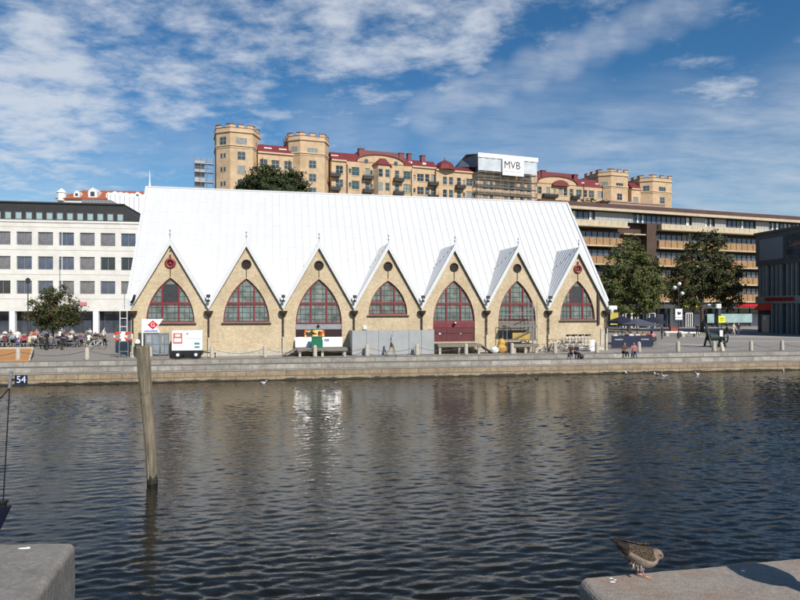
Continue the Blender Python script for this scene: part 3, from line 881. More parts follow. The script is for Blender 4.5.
while x < uR:
    b.box(x, x + .08, 1.52, 1.6, 0, 3.2); x += 1.4
b.box(uL, uR, 1.5, 1.597, 2.55, 2.68)
b.build('shop_mullion', M['charcoal'], off)
uc0 = WB.u(12); du4 = WB.u(95.7) - uc0
for k in (-1, 0, 1):
    c = MB(); c.box(-.36, .36, -.02, .6, 0, 3.19); c.build('column', M['white'], off, (uc0 + k * du4, 0, 0))
b = MB(); b.box(WB.u(79), WB.u(87), -.14, -.03, 4.0, 4.5); b.build('shop_sign', mat('faded_red_sign', S(190, 120, 120), .6, .1), off)
# set-back dark top storey with a sloped right end
px_ = WB.u(121); pe = WB.u(141)
b = MB()
b.add([(uL, 1.2, 16.0), (pe, 1.2, 16.0), (px_, 1.2, 18.55), (uL, 1.2, 18.55), (uL, 12, 16.0), (pe, 12, 16.0), (px_, 12, 18.55), (uL, 12, 18.55)],
      [(0, 1, 2, 3), (4, 7, 6, 5), (1, 5, 6, 2), (3, 2, 6, 7), (0, 3, 7, 4)])
b.box(uL, px_ + .1, 1.0, 12.2, 18.553, 18.75)
b.build('top_storey', M['dark_clad'], off)
tw = window_meshes(.80, 1.0, 1, 1, M['frame_grey'], M['teal_glass'], .06)
k = WB.u(118)
while k > uL + 1:
    put_window(tw, off, k, 1.1, 16.25, 0, 'top_window'); k -= 1.36
b = MB()
x0, x1 = WB.u(84, 5), WB.u(115, 5)
b.add([(x0, 4, 18.76), (x1 + .9, 4, 18.76), (x1 - .3, 4, 19.75), (x0, 4, 19.75), (x0, 9, 18.76), (x1 + .9, 9, 18.76), (x1 - .3, 9, 19.75), (x0, 9, 19.75)],
      [(0, 1, 2, 3), (4, 7, 6, 5), (1, 5, 6, 2), (3, 2, 6, 7), (0, 3, 7, 4)])
o = b.build('roof_housing', M['frame_grey'], off)
b = MB()
for i in range(9):
    x = x0 + .2 + i * (x1 - x0 - .6) / 8; b.box(x, x + .09, 3.93, 3.997, 18.8, 19.7)
b.build('louvre', M['galv'], o)

# ---- red tiled house far behind it
h0 = at(58, 130); RH = Frame(h0.x, 130, 6)
rh = fthing(RH, 'tiled_house', 'white house with orange tiled roof behind the white office block, partly sheeted', 'house')
wd = RH.u(152)
zb, ze_, zr_ = 12, zat(199.5, 131), zat(189, 134)
b = MB(); b.box(0, wd, 0, 14, zb, ze_); b.build('wall', M['house_white'], rh)
b = MB(); b.add([(-.5, -.5, ze_), (wd + .5, -.5, ze_), (wd + .5, 14.5, ze_), (-.5, 14.5, ze_), (3.2, 5, zr_), (wd - 2, 5, zr_), (wd - 2, 9, zr_), (3.2, 9, zr_)],
              [(0, 1, 5, 4), (1, 2, 6, 5), (2, 3, 7, 6), (3, 0, 4, 7), (4, 5, 6, 7), (3, 2, 1, 0)])
b.build('roof', M['orange_tile'], rh)
for px, big in ((76, .8), (92, 1.2), (108, .7), (137, .8)):
    x = RH.u(px); d = MB(); w = .75 * big; zb_ = ze_ + .45
    d.prism([(x - w, zb_), (x + w, zb_), (x + w, zb_ + 1.1 * big), (x, zb_ + 1.75 * big), (x - w, zb_ + 1.1 * big)], .3, 4)
    o = d.build('dormer', M['white'], rh)
    g = MB(); g.box(x - w * .45, x + w * .45, .25, .297, zb_ + .25, zb_ + 1.0 * big); g.build('pane', M['office_glass'], o)
b = MB(); b.lathe([(.9, 0), (.9, 1.6), (1.05, 1.65), (.5, 2.3), (.1, 2.6)], (.6, .3, ze_ - .4), 10); b.build('turret', M['white'], rh)
b = MB(); x0, x1 = RH.u(110), RH.u(151)
n = 26
for i in range(n):
    a = x0 + (x1 - x0) * i / n; c = x0 + (x1 - x0) * (i + 1) / n
    za, zc_ = (ze_ + .9 - .03 * i + .12 * math.sin(i * 1.7)), (ze_ + .9 - .03 * (i + 1) + .12 * math.sin((i + 1) * 1.7))
    ya, yc = -1.3 + .18 * math.sin(i * 2.1), -1.3 + .18 * math.sin((i + 1) * 2.1)
    b.quad((a, ya, zb + 6), (c, yc, zb + 6), (c, yc, zc_), (a, ya, za)); b.quad((a, ya, za), (c, yc, zc_), (c, 2.2, zc_ + 1.2), (a, 2.2, za + 1.2))
b.build('white_sheeting', M['white_plain'], rh)

# ---- the castle-like houses on the hill: one terrace of four houses
H = Frame(0, 163.7, math.degrees(math.atan(.362)))
def hz(px, py, v=0): return H.z(px, py, v)
ZB = 17.0
HW = {}
HW['plain'] = window_meshes(1.9, 2.0, 2, 2, M['pale_frame'], M['castle_glass'], .09)
HW['green'] = window_meshes(2.0, 2.15, 2, 2, M['green_frame'], M['castle_glass'], .14)
HW['slim'] = window_meshes(1.25, 2.1, 1, 2, M['pale_frame'], M['castle_glass'], .10)
HW['small'] = window_meshes(.7, 1.2, 1, 1, M['pale_frame'], M['castle_glass'], .1)
HW['wide'] = window_meshes(2.6, 1.5, 3, 1, M['pale_frame'], M['castle_glass'], .09)
def hpart_wall(root, px0, px1, ytop_px, v=0.0, depth=13, name='wall', m=None, zt=None, wins=()):
    u0, u1 = H.u(px0, v), H.u(px1, v)
    zt = zt if zt is not None else hz((px0 + px1) / 2, ytop_px, v)
    hl = []
    for kind, px, zc in wins:
        me = HW[kind][0]; ww_ = max(p.co.x for p in me.vertices) * 2; hh = max(p.co.z for p in me.vertices)
        uu = H.u(px, v); hl.append((uu - ww_ / 2, uu + ww_ / 2, zc - hh / 2, zc + hh / 2))
    b = MB(); b.gridwall(u0, u1, ZB, zt, hl, v, .3)
    b.quad((u0, v, ZB), (u0, v + depth, ZB), (u0, v + depth, zt), (u0, v, zt)); b.quad((u1, v, ZB), (u1, v + depth, ZB), (u1, v + depth, zt), (u1, v, zt))
    b.quad((u0, v + depth, ZB), (u1, v + depth, ZB), (u1, v + depth, zt), (u0, v + depth, zt)); b.quad((u0, v, zt), (u1, v, zt), (u1, v + depth, zt), (u0, v + depth, zt))
    o = b.build(name, m or M['ochre'], root)
    for (kind, px, zc), h in zip(wins, hl):
        put_window(HW[kind], root, (h[0] + h[1]) / 2, v + .14, h[2])
        s = MB(); s.box(h[0] - .1, h[1] + .1, v - .12, v - .004, h[2] - .16, h[2] - .02)
        s.build('window_sill', M['ochre_light'], root)
    return u0, u1, zt
def mansard(root, u0, u1, zt, h, v=0.0, depth=13, inset=1.6, name='roof', eave=True):
    b = MB()
    b.add([(u0, v - .3, zt), (u1, v - .3, zt), (u1, v + inset, zt + h), (u0, v + inset, zt + h), (u0, v + depth, zt), (u1, v + depth, zt), (u1, v + depth - inset, zt + h), (u0, v + depth - inset, zt + h)],
          [(0, 1, 2, 3), (3, 2, 6, 7), (7, 6, 5, 4), (0, 3, 7, 4), (1, 5, 6, 2)])
    o = b.build(name, M['red_roof'], root)
    if eave:
        c = MB(); c.box(u0, u1, v - .38, v + .4, zt - .32, zt + .05); c.build('cornice', M['ochre_light'], root)
    return o
def skylights(root, us, z, v, parent):
    for u in us:
        b = MB(); b.box(u - .5, u + .5, v - .25, v + .5, z, z + .85); b.build('roof_window', M['white'], root if parent is None else parent)
def chimney(root, px, v, z0, z1, w=1.4, m=None):
    u = H.u(px, v); b = MB(); b.box(u - w / 2, u + w / 2, v - .7, v + .7, z0, z1); b.box(u - w / 2 - .12, u + w / 2 + .12, v - .82, v + .82, z1 + .002, z1 + .22)
    b.build('chimney', m or M['red_roof'], root)
def balcony(root, px, z, v=0.0, w=2.6):
    u = H.u(px, v); b = MB()
    b.box(u - w / 2, u + w / 2, v - 1.3, v - .01, z - .15, z)
    b.box(u - w / 2, u + w / 2, v - 1.3, v - 1.25, z + .9, z + .96)
    n = int(w / .18)
    for i in range(n + 1): b.box(u - w / 2 + i * w / n - .025, u - w / 2 + i * w / n + .025, v - 1.295, v - 1.255, z + .002, z + .9)
    b.box(u - w / 2 + .03, u + w / 2 - .03, v - 1.25, v - 1.22, z + .002, z + .7)
    for s in (-1, 1): b.box(u + s * (w / 2 - .03) - .03, u + s * (w / 2 - .03) + .03, v - 1.2, v - .02, z + .005, z + .93)
    b.build('balcony', M['balcony'], root)
def tower(root, px0, px1, ytop, name='tower', dl=1.9, wrows=(), toprow=None, depth=9.0, fwd=1.4, slits=True):
    v = -fwd
    u0, u1 = H.u(px0, v), H.u(px1, v); zt = hz((px0 + px1) / 2, ytop, v); zc = zt - 1.9
    foot = [(u0 + 0, v + dl), (u0 + dl * 1.15, v), (u1 - dl * .8, v), (u1, v + dl * 1.5), (u1, v + depth), (u0, v + depth)]
    b = MB(); b.slab(foot, ZB, zc); o = b.build(name, M['ochre'], root)
    def grow(d):
        cx, cy = (u0 + u1) / 2, v + depth / 2
        return [(cx + (x - cx) * (1 + d / (u1 - u0) * 2), cy + (y - cy) * (1 + d / depth * 2)) for x, y in foot]
    for z, d, h in ((zc + .003, .28, .3), (zt - 5.15, .22, .28), (zt - 5.6, .12, .2)):
        c = MB(); c.slab(grow(d), z, z + h); c.build('string_course', M['ochre_light'], o)
    # parapet with merlons capped in red
    b = MB(); r = MB(); g = grow(.05)
    n = len(g)
    for i in range(n):
        a, c = Vector(g[i]), Vector(g[(i + 1) % n]); d = c - a; ln = d.length; d.normalize(); nrm = Vector((-d.y, d.x))
        if ln < .3: continue
        def blk(bb, s0, s1, z0, z1, t0=0.0, t1=.45):
            p = [a + d * s0 + nrm * t0, a + d * s1 + nrm * t0, a + d * s1 + nrm * t1, a + d * s0 + nrm * t1]
            bb.slab([(q.x, q.y) for q in p], z0, z1)
        z0 = zc + .304
        blk(b, 0, ln, z0, z0 + .75); blk(r, 0, ln, z0 + .752, z0 + .86, -.06, .5)
        mw = min(ln * .3, 1.3)
        ms = [(0, mw), (ln - mw, ln)] if ln > 2.2 else [(0, ln * .4)]
        if ln > 5: ms.append((ln / 2 - mw / 2, ln / 2 + mw / 2))
        for s0, s1 in ms:
            blk(b, s0, s1, z0 + .862, z0 + 1.5); blk(r, s0 - .05, s1 + .05, z0 + 1.502, z0 + 1.66, -.1, .55)
    b.build('parapet', M['ochre'], o); r.build('parapet_capping', M['red_roof'], o)
    # windows on the front and the left corner face
    uf = (foot[1][0] + foot[2][0]) / 2
    for kind, zcn in wrows:
        me = HW[kind][0]; hh = max(p.co.z for p in me.vertices)
        put_window(HW[kind], root, uf, v - .06, zcn - hh / 2)
    if toprow:
        put_window(HW['wide'], root, uf, v - .06, toprow - .75)
    a, c = Vector(foot[0]), Vector(foot[1]); mid = (a + c) / 2; ang = math.atan2(c.y - a.y, c.x - a.x)
    nn = Vector((math.sin(ang), -math.cos(ang)))
    if toprow: put_window(HW['plain'], root, mid.x + nn.x * .06, mid.y + nn.y * .06, toprow - 1.0, ang)
    if slits:
        for _, zcn in wrows:
            for s in (-.45, .45):
                q = mid + (c - a).normalized() * s
                put_window(HW['small'], root, q.x + nn.x * .06, q.y + nn.y * .06, zcn - .6, ang)
    a, c = Vector(foot[2]), Vector(foot[3]); mid = (a + c) / 2; ang = math.atan2(c.y - a.y, c.x - a.x); nn = Vector((math.sin(ang), -math.cos(ang)))
    if toprow: put_window(HW['small'], root, mid.x + nn.x * .06, mid.y + nn.y * .06, toprow - .6, ang)
    return u0, u1, zt
R1, R2, R3 = 38.9, 35.4, 31.9
# house A: the two left towers and their link
A_ = fthing(H, 'castle_house', 'ochre castle-like house with two battlemented towers at the left end of the hill', 'house')
tower(A_, 217, 261.5, 124.5, wrows=(('plain', 40.0), ('plain', 36.7), ('plain', 33.3)), toprow=43.5, dl=2.6)
tower(A_, 290, 331.5, 133, wrows=(('plain', 39.3), ('plain', 36.0), ('plain', 32.6)), toprow=42.6, dl=2.2, slits=False)
u0, u1, zt = hpart_wall(A_, 258, 294, 153, wins=[(k, p, z) for z in (R1, R2, R3) for k, p in (('plain', 263.5), ('plain', 275.5), ('plain', 288))])
rf = mansard(A_, u0, u1, zt, 2.2)
skylights(A_, [H.u(p) for p in (266.5, 270, 281.5, 285)], zt + .5, .9, rf)
# house B: curved gable with bay window, to the red turret
B_ = fthing(H, 'curved_gable_house', 'ochre hill house with curved red gable, chimneys and a round red turret roof', 'house')
u0, u1, zt = hpart_wall(B_, 331.5, 346.5, 160, wins=[('plain', 339.5, R1), ('plain', 339.5, R2), ('plain', 339.5, R3)], v=.3)
rf = mansard(B_, u0, u1, zt, 2.3, .3); skylights(B_, [H.u(p, .3) for p in (333.5, 337)], zt + .5, 1.2, rf)
balcony(B_, 334.5, 37.0, .3); balcony(B_, 334.5, 33.5, .3)
zt0 = hz(377, 161.5)
ws = [(k, p, z) for z in (R1 - .2, R2 - .2, R3) for k, p in (('green', 355.5), ('slim', 367.5), ('slim', 397), ('green', 407), ('small', 350), ('small', 371.5))]
u0, u1, zt = hpart_wall(B_, 346.5, 412, 163, wins=ws, zt=41.2)
# the segmental gable over it
ua, ub = H.u(357), H.u(404.5); uc = (ua + ub) / 2; w = (ub - ua) / 2
zb_, zt_ = 41.2, hz(380, 155.0)
pts = [(uc + w * math.cos(math.pi * (1 - i / 20)), zb_ + (zt_ - zb_) * math.sin(math.pi * i / 20) ** .85) for i in range(21)]
b = MB(); b.prism([(pts[0][0], zb_ - .05)] + pts[1:-1] + [(pts[-1][0], zb_ - .05)], -.004, .5); gb = b.build('gable', M['ochre'], B_)
for s in (-1, 1):
    g = MB(); g.prism([(uc + s * w * .62 + .55 * math.cos(k * .5236), zb_ + .35 + .6 * math.sin(k * .5236)) for k in range(12)], -.08, -.01); g.build('round_window', M['castle_glass'], gb)
b = MB()
for i in range(20):
    (xa, za), (xb, zb2) = pts[i], pts[i + 1]
    b.add([(xa, -.35, za), (xb, -.35, zb2), (xb, -.35, zb2 + .28), (xa, -.35, za + .28), (xa, 7, za), (xb, 7, zb2), (xb, 7, zb2 + .28), (xa, 7, za + .28)],
          [(0, 1, 2, 3), (3, 2, 6, 7), (0, 4, 5, 1), (4, 7, 6, 5)])
b.box(ua + 1, ub - 1, 1.2, 9, zt_ - 1.5, zt_ + 1.25)
b.build('gable_roof', M['red_roof'], B_)
rf = mansard(B_, u0, u1, 41.22, 2.4, .2, eave=False)
chimney(B_, 361, 1.6, 41, hz(361, 148)); chimney(B_, 401, 1.6, 41, hz(401, 152.5))
# bay window
bu0, bu1 = H.u(375, -1.6), H.u(393, -1.6)
b = MB(); b.slab([(bu0, 0), (bu0 + .9, -1.6), (bu1 - .9, -1.6), (bu1, 0)], ZB, 40.6); bay = b.build('bay_window', M['ochre'], B_)
b = MB(); b.add([(bu0 - .4, 0, 40.6), (bu0 + .7, -2.0, 40.6), (bu1 - .7, -2.0, 40.6), (bu1 + .4, 0, 40.6), ((bu0 + bu1) / 2 - .7, -.6, 42.5), ((bu0 + bu1) / 2 + .7, -.6, 42.5), ((bu0 + bu1) / 2 + .7, 0, 42.5), ((bu0 + bu1) / 2 - .7, 0, 42.5)],
              [(0, 1, 4, 7), (1, 2, 5, 4), (2, 3, 6, 5), (4, 5, 6, 7), (3, 2, 1, 0)])
b.build('bay_roof', M['red_roof'], bay)
for z in (R1 - .4, R2 - .4, R3):
    for s in (.31, .69): put_window(HW['slim'], B_, bu0 + (bu1 - bu0) * s, -1.66, z - 1.05)
for p in (367.5, 398): balcony(B_, p, 36.9); balcony(B_, p, 33.4)
u0, u1, zt = hpart_wall(B_, 412, 436, 167, v=.5, wins=[(k, p, z) for z in (38.5, 35.0, 31.5) for k, p in (('plain', 420.5), ('slim', 427.3), ('slim', 433), ('small', 414.5))])
rf = mansard(B_, u0, u1, zt, 2.0, .5); chimney(B_, 422.5, 2, zt + 1, zt + 3.2, 1.1); chimney(B_, 409, 2, zt + 1, zt + 3.4, 1.0)
skylights(B_, [H.u(p, .5) for p in (411, 425)], zt + .4, 1.2, rf)
balcony(B_, 432.5, 36.6, .5); balcony(B_, 432.5, 33.1, .5)
u0, u1, zt = hpart_wall(B_, 436, 478, 171, v=.0, wins=[(k, p, z) for z in (38.1, 34.6, 31.1) for k, p in (('slim', 445), ('slim', 451), ('slim', 459), ('plain', 469.5), ('small', 464), ('small', 474.5))])
rf = mansard(B_, u0, u1, zt, 1.4, 0)
balcony(B_, 459.5, 36.2); balcony(B_, 459.5, 32.7)
tc_ = H.u(446.5); b = MB(); b.lathe([(3.1, 0), (2.5, 1.3), (2.1, 1.9), (1.0, 2.5), (.15, 2.9), (.1, 3.6)], (tc_, 1.2, zt + .05), 8); b.build('turret_roof', M['red_roof'], B_)
# house C: wrapped in scaffolding under a white tent
C_ = fthing(H, 'scaffolded_house', 'ochre hill house behind scaffolding under a white weather roof', 'house')
u0, u1, zt = hpart_wall(C_, 478, 537.5, 172, wins=[('slim', p, z) for z in (37.6, 34.1, 30.6) for p in (485, 491.5, 506, 512, 522, 529)])
mansard(C_, u0, u1, zt, 1.5, .4)
sc = fthing(H, 'scaffold_tent', 'white scaffolding tent over the hill house, carrying a white banner with black letters', 'scaffolding')
v0 = -2.4
s0, s1 = H.u(478, v0), H.u(537, v0)
ztt = hz(508, 156.5, v0); zbt = hz(508, 172.5, v0)
b = MB()
n = 30
for i in range(n):
    a, c = s0 + (s1 - s0) * i / n, s0 + (s1 - s0) * (i + 1) / n
    ya, yc = v0 - .1 + .09 * math.sin(i * 1.9), v0 - .1 + .09 * math.sin((i + 1) * 1.9)
    if i != 22:
        b.quad((a, ya, zbt), (c, yc, zbt), (c, yc, ztt), (a, ya, ztt))
    b.quad((a, ya, ztt), (c, yc, ztt), (c, 5, ztt + 1.5), (a, 5, ztt + 1.5)); b.quad((a, 5, ztt + 1.5), (c, 5, ztt + 1.5), (c, 13, ztt - .5), (a, 13, ztt - .5))
b.build('tent_sheet', mat('translucent_scaffold_sheet', (.52, .56, .60), .5, .2, .5), sc)
b = MB(); b.box(s0 - .1, s1 + .2, v0 - .3, v0 + .3, ztt - .9, ztt + .28); b.build('tent_edge', M['white_plain'], sc)
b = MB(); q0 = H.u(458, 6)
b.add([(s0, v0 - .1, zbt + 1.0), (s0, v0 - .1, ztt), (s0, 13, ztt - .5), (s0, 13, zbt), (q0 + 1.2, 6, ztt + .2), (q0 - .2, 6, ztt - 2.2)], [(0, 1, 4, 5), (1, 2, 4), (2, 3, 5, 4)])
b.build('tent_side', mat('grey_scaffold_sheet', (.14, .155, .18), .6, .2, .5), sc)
b = MB()
k = int((s1 - s0) / 2.2)
for i in range(k + 1):
    u = s0 + (s1 - s0) * i / k
    for v in (v0, v0 + 1.1): b.tube((u, v, ZB), (u, v, ztt), .05, n=5)
z = zbt - .3
while z > ZB:
    for v in (v0, v0 + 1.1):
        b.tube((s0, v, z), (s1, v, z), .045, n=5); b.tube((s0, v, z + 1), (s1, v, z + 1), .035, n=5)
    z -= 2.0
b.build('scaffold_pole', M['galv'], sc)
b = MB(); z = zbt - .35
while z > ZB:
    b.box(s0, s1, v0 + .05, v0 + 1.05, z - .08, z); z -= 2.0
b.build('scaffold_deck', M['timber'], sc)
b = MB(); z = zbt - .3; i = 0
while z > ZB + 10:
    for j in range(0, k, 3):
        a, c = s0 + (s1 - s0) * j / k, s0 + (s1 - s0) * (j + 1) / k
        b.tube((a, v0 - .05, z), (c, v0 - .05, z - 2), .04, n=5)
    z -= 2
b.build('scaffold_brace', M['galv'], sc)
# banner
u0, u1 = H.u(502.5, v0 - .6), H.u(523.8, v0 - .6); zt, zb2 = hz(513, 159.6, v0), hz(513, 176.3, v0)
b = MB(); b.box(u0, u1, v0 - .62, v0 - .5, zb2, zt); bn = b.build('banner', M['white_plain'], sc)
DG = bpy.context.evaluated_depsgraph_get
def text_mesh(body, size, m, ext=.01, spacing=1.0):
    cu = bpy.data.curves.new('lettering', 'FONT'); cu.body = body; cu.size = size; cu.extrude = ext; cu.align_x = 'CENTER'; cu.align_y = 'CENTER'; cu.space_character = spacing
    o = bpy.data.objects.new('lettering', cu); COL.objects.link(o)
    dg = DG(); dg.update()
    me = bpy.data.meshes.new_from_object(o.evaluated_get(dg))
    bpy.data.objects.remove(o); me.materials.clear(); me.materials.append(m)
    return me
def lettering(body, size, m, parent, loc, rot=(R(90), 0, 0), bold=0.0, ext=.01, sx=1.0, name='lettering', spacing=1.0):
    me = text_mesh(body, size, m, ext, spacing)
    o = bpy.data.objects.new(name, me); COL.objects.link(o); o.parent = parent; o.location = loc; o.rotation_euler = rot; o.scale = (sx, 1, 1)
    return o
for dx in (-.06, .06):
    pass
lettering('MVB', 2.9, M['black'], bn, ((u0 + u1) / 2 - .35, v0 - .66, zt - (zt - zb2) * .40), sx=.92)
lt = MB()
rnd = random.Random(2)
x = u0 + .5
while x < u1 - .5:
    l = rnd.uniform(.15, .5); lt.box(x, x + l, v0 - .635, v0 - .622, zb2 + 1.05, zb2 + 1.22); x += l + .14
lt.build('small_print', M['grey_panel'], bn)
# house D: second curved gable, then the two right-hand towers
D_ = fthing(H, 'battlemented_house', 'ochre hill house with low red curved gable and two battlemented towers at the right end', 'house')
ws = [(k, p, z) for z in (37.4, 33.9, 30.6) for k, p in (('plain', 538.8), ('slim', 548), ('slim', 560.5), ('slim', 565.5), ('slim', 571.5), ('plain', 579), ('plain', 591.5), ('plain', 600), ('slim', 585.5), ('small', 554.5))]
u0, u1, zt = hpart_wall(D_, 535.5, 606, 183, wins=ws, zt=39.4)
ua, ub = H.u(537.5), H.u(577); uc = (ua + ub) / 2; w = (ub - ua) / 2; zb_ = 39.4; zt_ = hz(557, 176.5)
pts = [(uc + w * math.cos(math.pi * (1 - i / 20)), zb_ + (zt_ - zb_) * math.sin(math.pi * i / 20) ** .85) for i in range(21)]
b = MB(); b.prism([(pts[0][0], zb_ - .05)] + pts[1:-1] + [(pts[-1][0], zb_ - .05)], -.004, .5); b.build('gable', M['ochre'], D_)
b = MB()
for i in range(20):
    (xa, za), (xb, zb2) = pts[i], pts[i + 1]
    b.add([(xa, -.35, za), (xb, -.35, zb2), (xb, -.35, zb2 + .28), (xa, -.35, za + .28), (xa, 7, za), (xb, 7, zb2), (xb, 7, zb2 + .28), (xa, 7, za + .28)],
          [(0, 1, 2, 3), (3, 2, 6, 7), (0, 4, 5, 1), (4, 7, 6, 5)])
b.box(ua + 1, ub - 1, 1.2, 9, zt_ - 1.5, zt_ + 1.4)
b.build('gable_roof', M['red_roof'], D_)
c = MB(); pa, pb = H.u(553, -.8), H.u(569, -.8); pm = (pa + pb) / 2
c.prism([(pm + (pb - pa) / 2 * math.cos(math.pi * (1 - i / 12)), 38.9 + 1.7 * math.sin(math.pi * i / 12)) for i in range(13)], -.9, -.01); c.build('bay_roof', M['red_roof'], D_)
rf = mansard(D_, u0, u1, 39.42, 2.6, .2, eave=False)
skylights(D_, [H.u(p, .2) for p in (584, 598)], 40.0, 1.0, rf)
chimney(D_, 542.5, 1.6, 39, hz(542.5, 170)); chimney(D_, 574.5, 1.6, 39, hz(574.5, 174)); chimney(D_, 584, 3, 40, hz(584, 177), 1.2)
balcony(D_, 549, 35.5, 0, 4.6); balcony(D_, 549, 32.1, 0, 4.6); balcony(D_, 574, 35.5, 0, 2.4)
tower(D_, 603.5, 633, 169.5, wrows=(('plain', 36.9), ('plain', 33.4)), toprow=40.3, dl=2.4, slits=False)
tower(D_, 645.5, 676.5, 175.5, wrows=(('plain', 36.8), ('plain', 33.4), ('plain', 30)), toprow=40.2, dl=2.4, slits=False)
u0, u1, zt = hpart_wall(D_, 631.5, 648, 189, v=.8, wins=[('plain', p, z) for z in (36.6, 33.2) for p in (635.5, 643)])
mansard(D_, u0, u1, zt, 2.0, .8)
balcony(D_, 640.5, 34.3, .8, 7.5)
for root, px, v in ((A_, 262.5, 0), (A_, 289.5, 0), (B_, 347.2, -.02), (B_, 411.3, -.02), (B_, 435, .45), (B_, 476.5, 0), (D_, 583.5, 0), (D_, 602.5, 0)):
    u = H.u(px, v); b = MB(); b.tube((u, v - .12, ZB), (u, v - .12, 40.3), .11, n=6); b.build('downpipe', M['brown_roof'], root)
# low annexe in front of the right towers
b = MB(); u0, u1 = H.u(604, -6), H.u(665, -6); b.box(u0, u1, -6, -2.2, ZB, hz(630, 203, -6)); b.box(u0 - .2, u1 + .2, -6.2, -2.0, hz(630, 203, -6) + .002, hz(630, 203, -6) + .35)
tag(b.build('annexe', mat('pinkish_plaster', (.36, .25, .20), .85, .12, .5), None, (H.ox, H.oy, 0), H.a), 'low pinkish flat roofed annexe in front of the right castle towers', 'annexe')
# scaffold tower beside the left castle tower
st = fthing(H, 'scaffold_tower', 'white decked scaffolding tower left of the first battlemented tower', 'scaffolding')
u0, u1 = H.u(194.5, 2), H.u(213.5, 2)
b = MB()
for i in range(4):
    u = u0 + (u1 - u0) * i / 3
    for v in (2, 3.4): b.tube((u, v, 15), (u, v, hz(204, 157, 2)), .05, n=5)
zl = [hz(204, y, 2) for y in (163, 171.5, 181.5, 191)]
for z in zl:
    for dz in (.5, 1.0):
        for v in (2, 3.4): b.tube((u0, v, z + dz), (u1, v, z + dz), .035, n=5)
b.build('scaffold_pole', M['galv'], st)
for z in zl:
    d = MB(); d.box(u0, u1, 1.95, 3.4, z - .16, z); d.build('scaffold_deck', M['grey_panel'], st)
b = MB(); b.quad((u0 + .1, 3.3, 22), (u1 - 2, 3.3, 22), (u1 - 2, 3.3, zl[0] + .8), (u0 + .1, 3.3, zl[0] + .8)); b.build('netting', mat('grey_netting', (.36, .38, .42), .8, .15, .6), st)

# ---- long brown and orange office building on the right
OB = Frame(28.8, 108.5, 19.5)
ob = fthing(OB, 'long_office_building', 'long office building with orange balcony bands, cream ledges and a brown roof edge', 'office building')
ou = OB.u
oL, oR = ou(540), ou(840)
def oz(py, px=640): return OB.z(px, py)
zroof = OB.z(600, 208.3)
b = MB(); b.box(oL, oR, 1.6, 16, 0, zroof - .05); b.build('core_wall', M['brown_brick'], ob)
b = MB(); b.box(oL - .5, oR, -.9, 16.5, zroof - .02, zroof + .75); b.build('roof', M['brown_roof'], ob)
b = MB(); b.box(oL - .5, oR, -1.0, -.4, zroof - .5, zroof - .023); b.build('roof_ledge', M['cream_ledge'], ob)
rn = random.Random(11)
def ribbon(z0, z1, ua, ub, v, pitch, pm=.35, white=.0, name='ribbon_window'):
    f = MB(); g = MB()
    f.box(ua, ub, v - .05, v + .05, z1 - .12, z1); f.box(ua, ub, v - .05, v + .05, z0, z0 + .10)
    x = ua
    ws_ = MB(); any_ = False
    while x < ub:
        f.box(x - .05, x + .05, v - .06, v + .045, z0 + .1, z1 - .12)
        if rn.random() < white:
            ws_.box(x + .08, min(ub, x + pitch * rn.uniform(.35, .6)), v - .03, v + .03, z0 + .12, z1 - .14); any_ = True
        x += pitch
    g.box(ua, ub, v + .055, v + .075, z0, z1)
    o = f.build(name, M['charcoal'], ob)
    g.build('pane', M['office_glass_blue'], o)
    if any_: ws_.build('blind', M['white'], o)
# top storey: glass with white posts, grey panels between
segs = [(oL, ou(595)), (ou(609) + 0, ou(638)), (ou(648), ou(694)), (ou(706), ou(716)), (ou(727), ou(758)), (ou(770), oR)]
ztop = zroof - .5
ribbon(ztop - 1.75, ztop, oL, oR, .5, 1.15, white=.38)
for a, c, dark in ((596, 609, 0), (609, 634, 1), (693, 706, 0), (716, 727, 0), (757, 770, 0)):
    b = MB(); b.box(ou(a), ou(c), .28, .42, ztop - 1.72, ztop - .05)
    x = ou(a)
    while x < ou(c): b.box(x, x + .06, .24, .277, ztop - 1.7, ztop - .05); x += .75
    b.build('wall_panel', M['grey_panel'], ob)
# balcony parapet under it
zs_ = ztop - 1.75
b = MB(); b.box(oL, ou(625), -.7, .35, zs_ - .85, zs_); b.box(oL, ou(626), -.95, .35, zs_ - 1.15, zs_ - .853); b.build('balcony_parapet', M['cream_ledge'], ob)
b = MB(); b.box(ou(659), oR, -.7, .35, zs_ - .85, zs_); b.box(ou(658), oR, -.95, .35, zs_ - 1.15, zs_ - .853); b.build('balcony_parapet', M['cream_ledge'], ob)
b = MB()
x = oL
while x < oR:
    if not ou(626) < x < ou(659): b.box(x, x + .05, -.72, -.703, zs_ - .8, zs_ - .05)
    x += 1.3
b.build('parapet_joint', M['spandrel'], ob)
# four storeys of windows, orange panels and ledges
zst = zs_ - 1.15; SH = 3.30
for k in range(4):
    z1 = zst - k * SH - .55
    for a, c in ((oL, ou(623)), (ou(659), oR)):
        ribbon(z1 - 1.25, z1, a, c, .9, 1.25)
        b = MB(); b.box(a, c, .1, .9, z1 - 2.62, z1 - 1.25)
        x = a
        o = b.build('spandrel_band', M['spandrel'], ob)
        j = MB()
        while x < c:
            j.box(x, x + .09, .05, .097, z1 - 2.6, z1 - 1.27); x += 1.45
        j.build('panel_joint', M['brown_brick'], o)
        b = MB(); b.box(a - .3, c + .3, -.45, .9, z1 - 2.85, z1 - 2.623); b.build('ledge', M['cream_ledge'], ob)
    if k < 4:
        b = MB(); b.box(ou(626), ou(654), .5, 1.55, z1 - 1.9 + 1.5, z1 - 1.7 + 1.5); b.build('stair_landing', M['cream_ledge'], ob)
b = MB(); b.box(ou(648), ou(658), .3, 1.55, 3.6, zs_ + .1); b.build('stair_shaft', M['brown_brick'], ob)
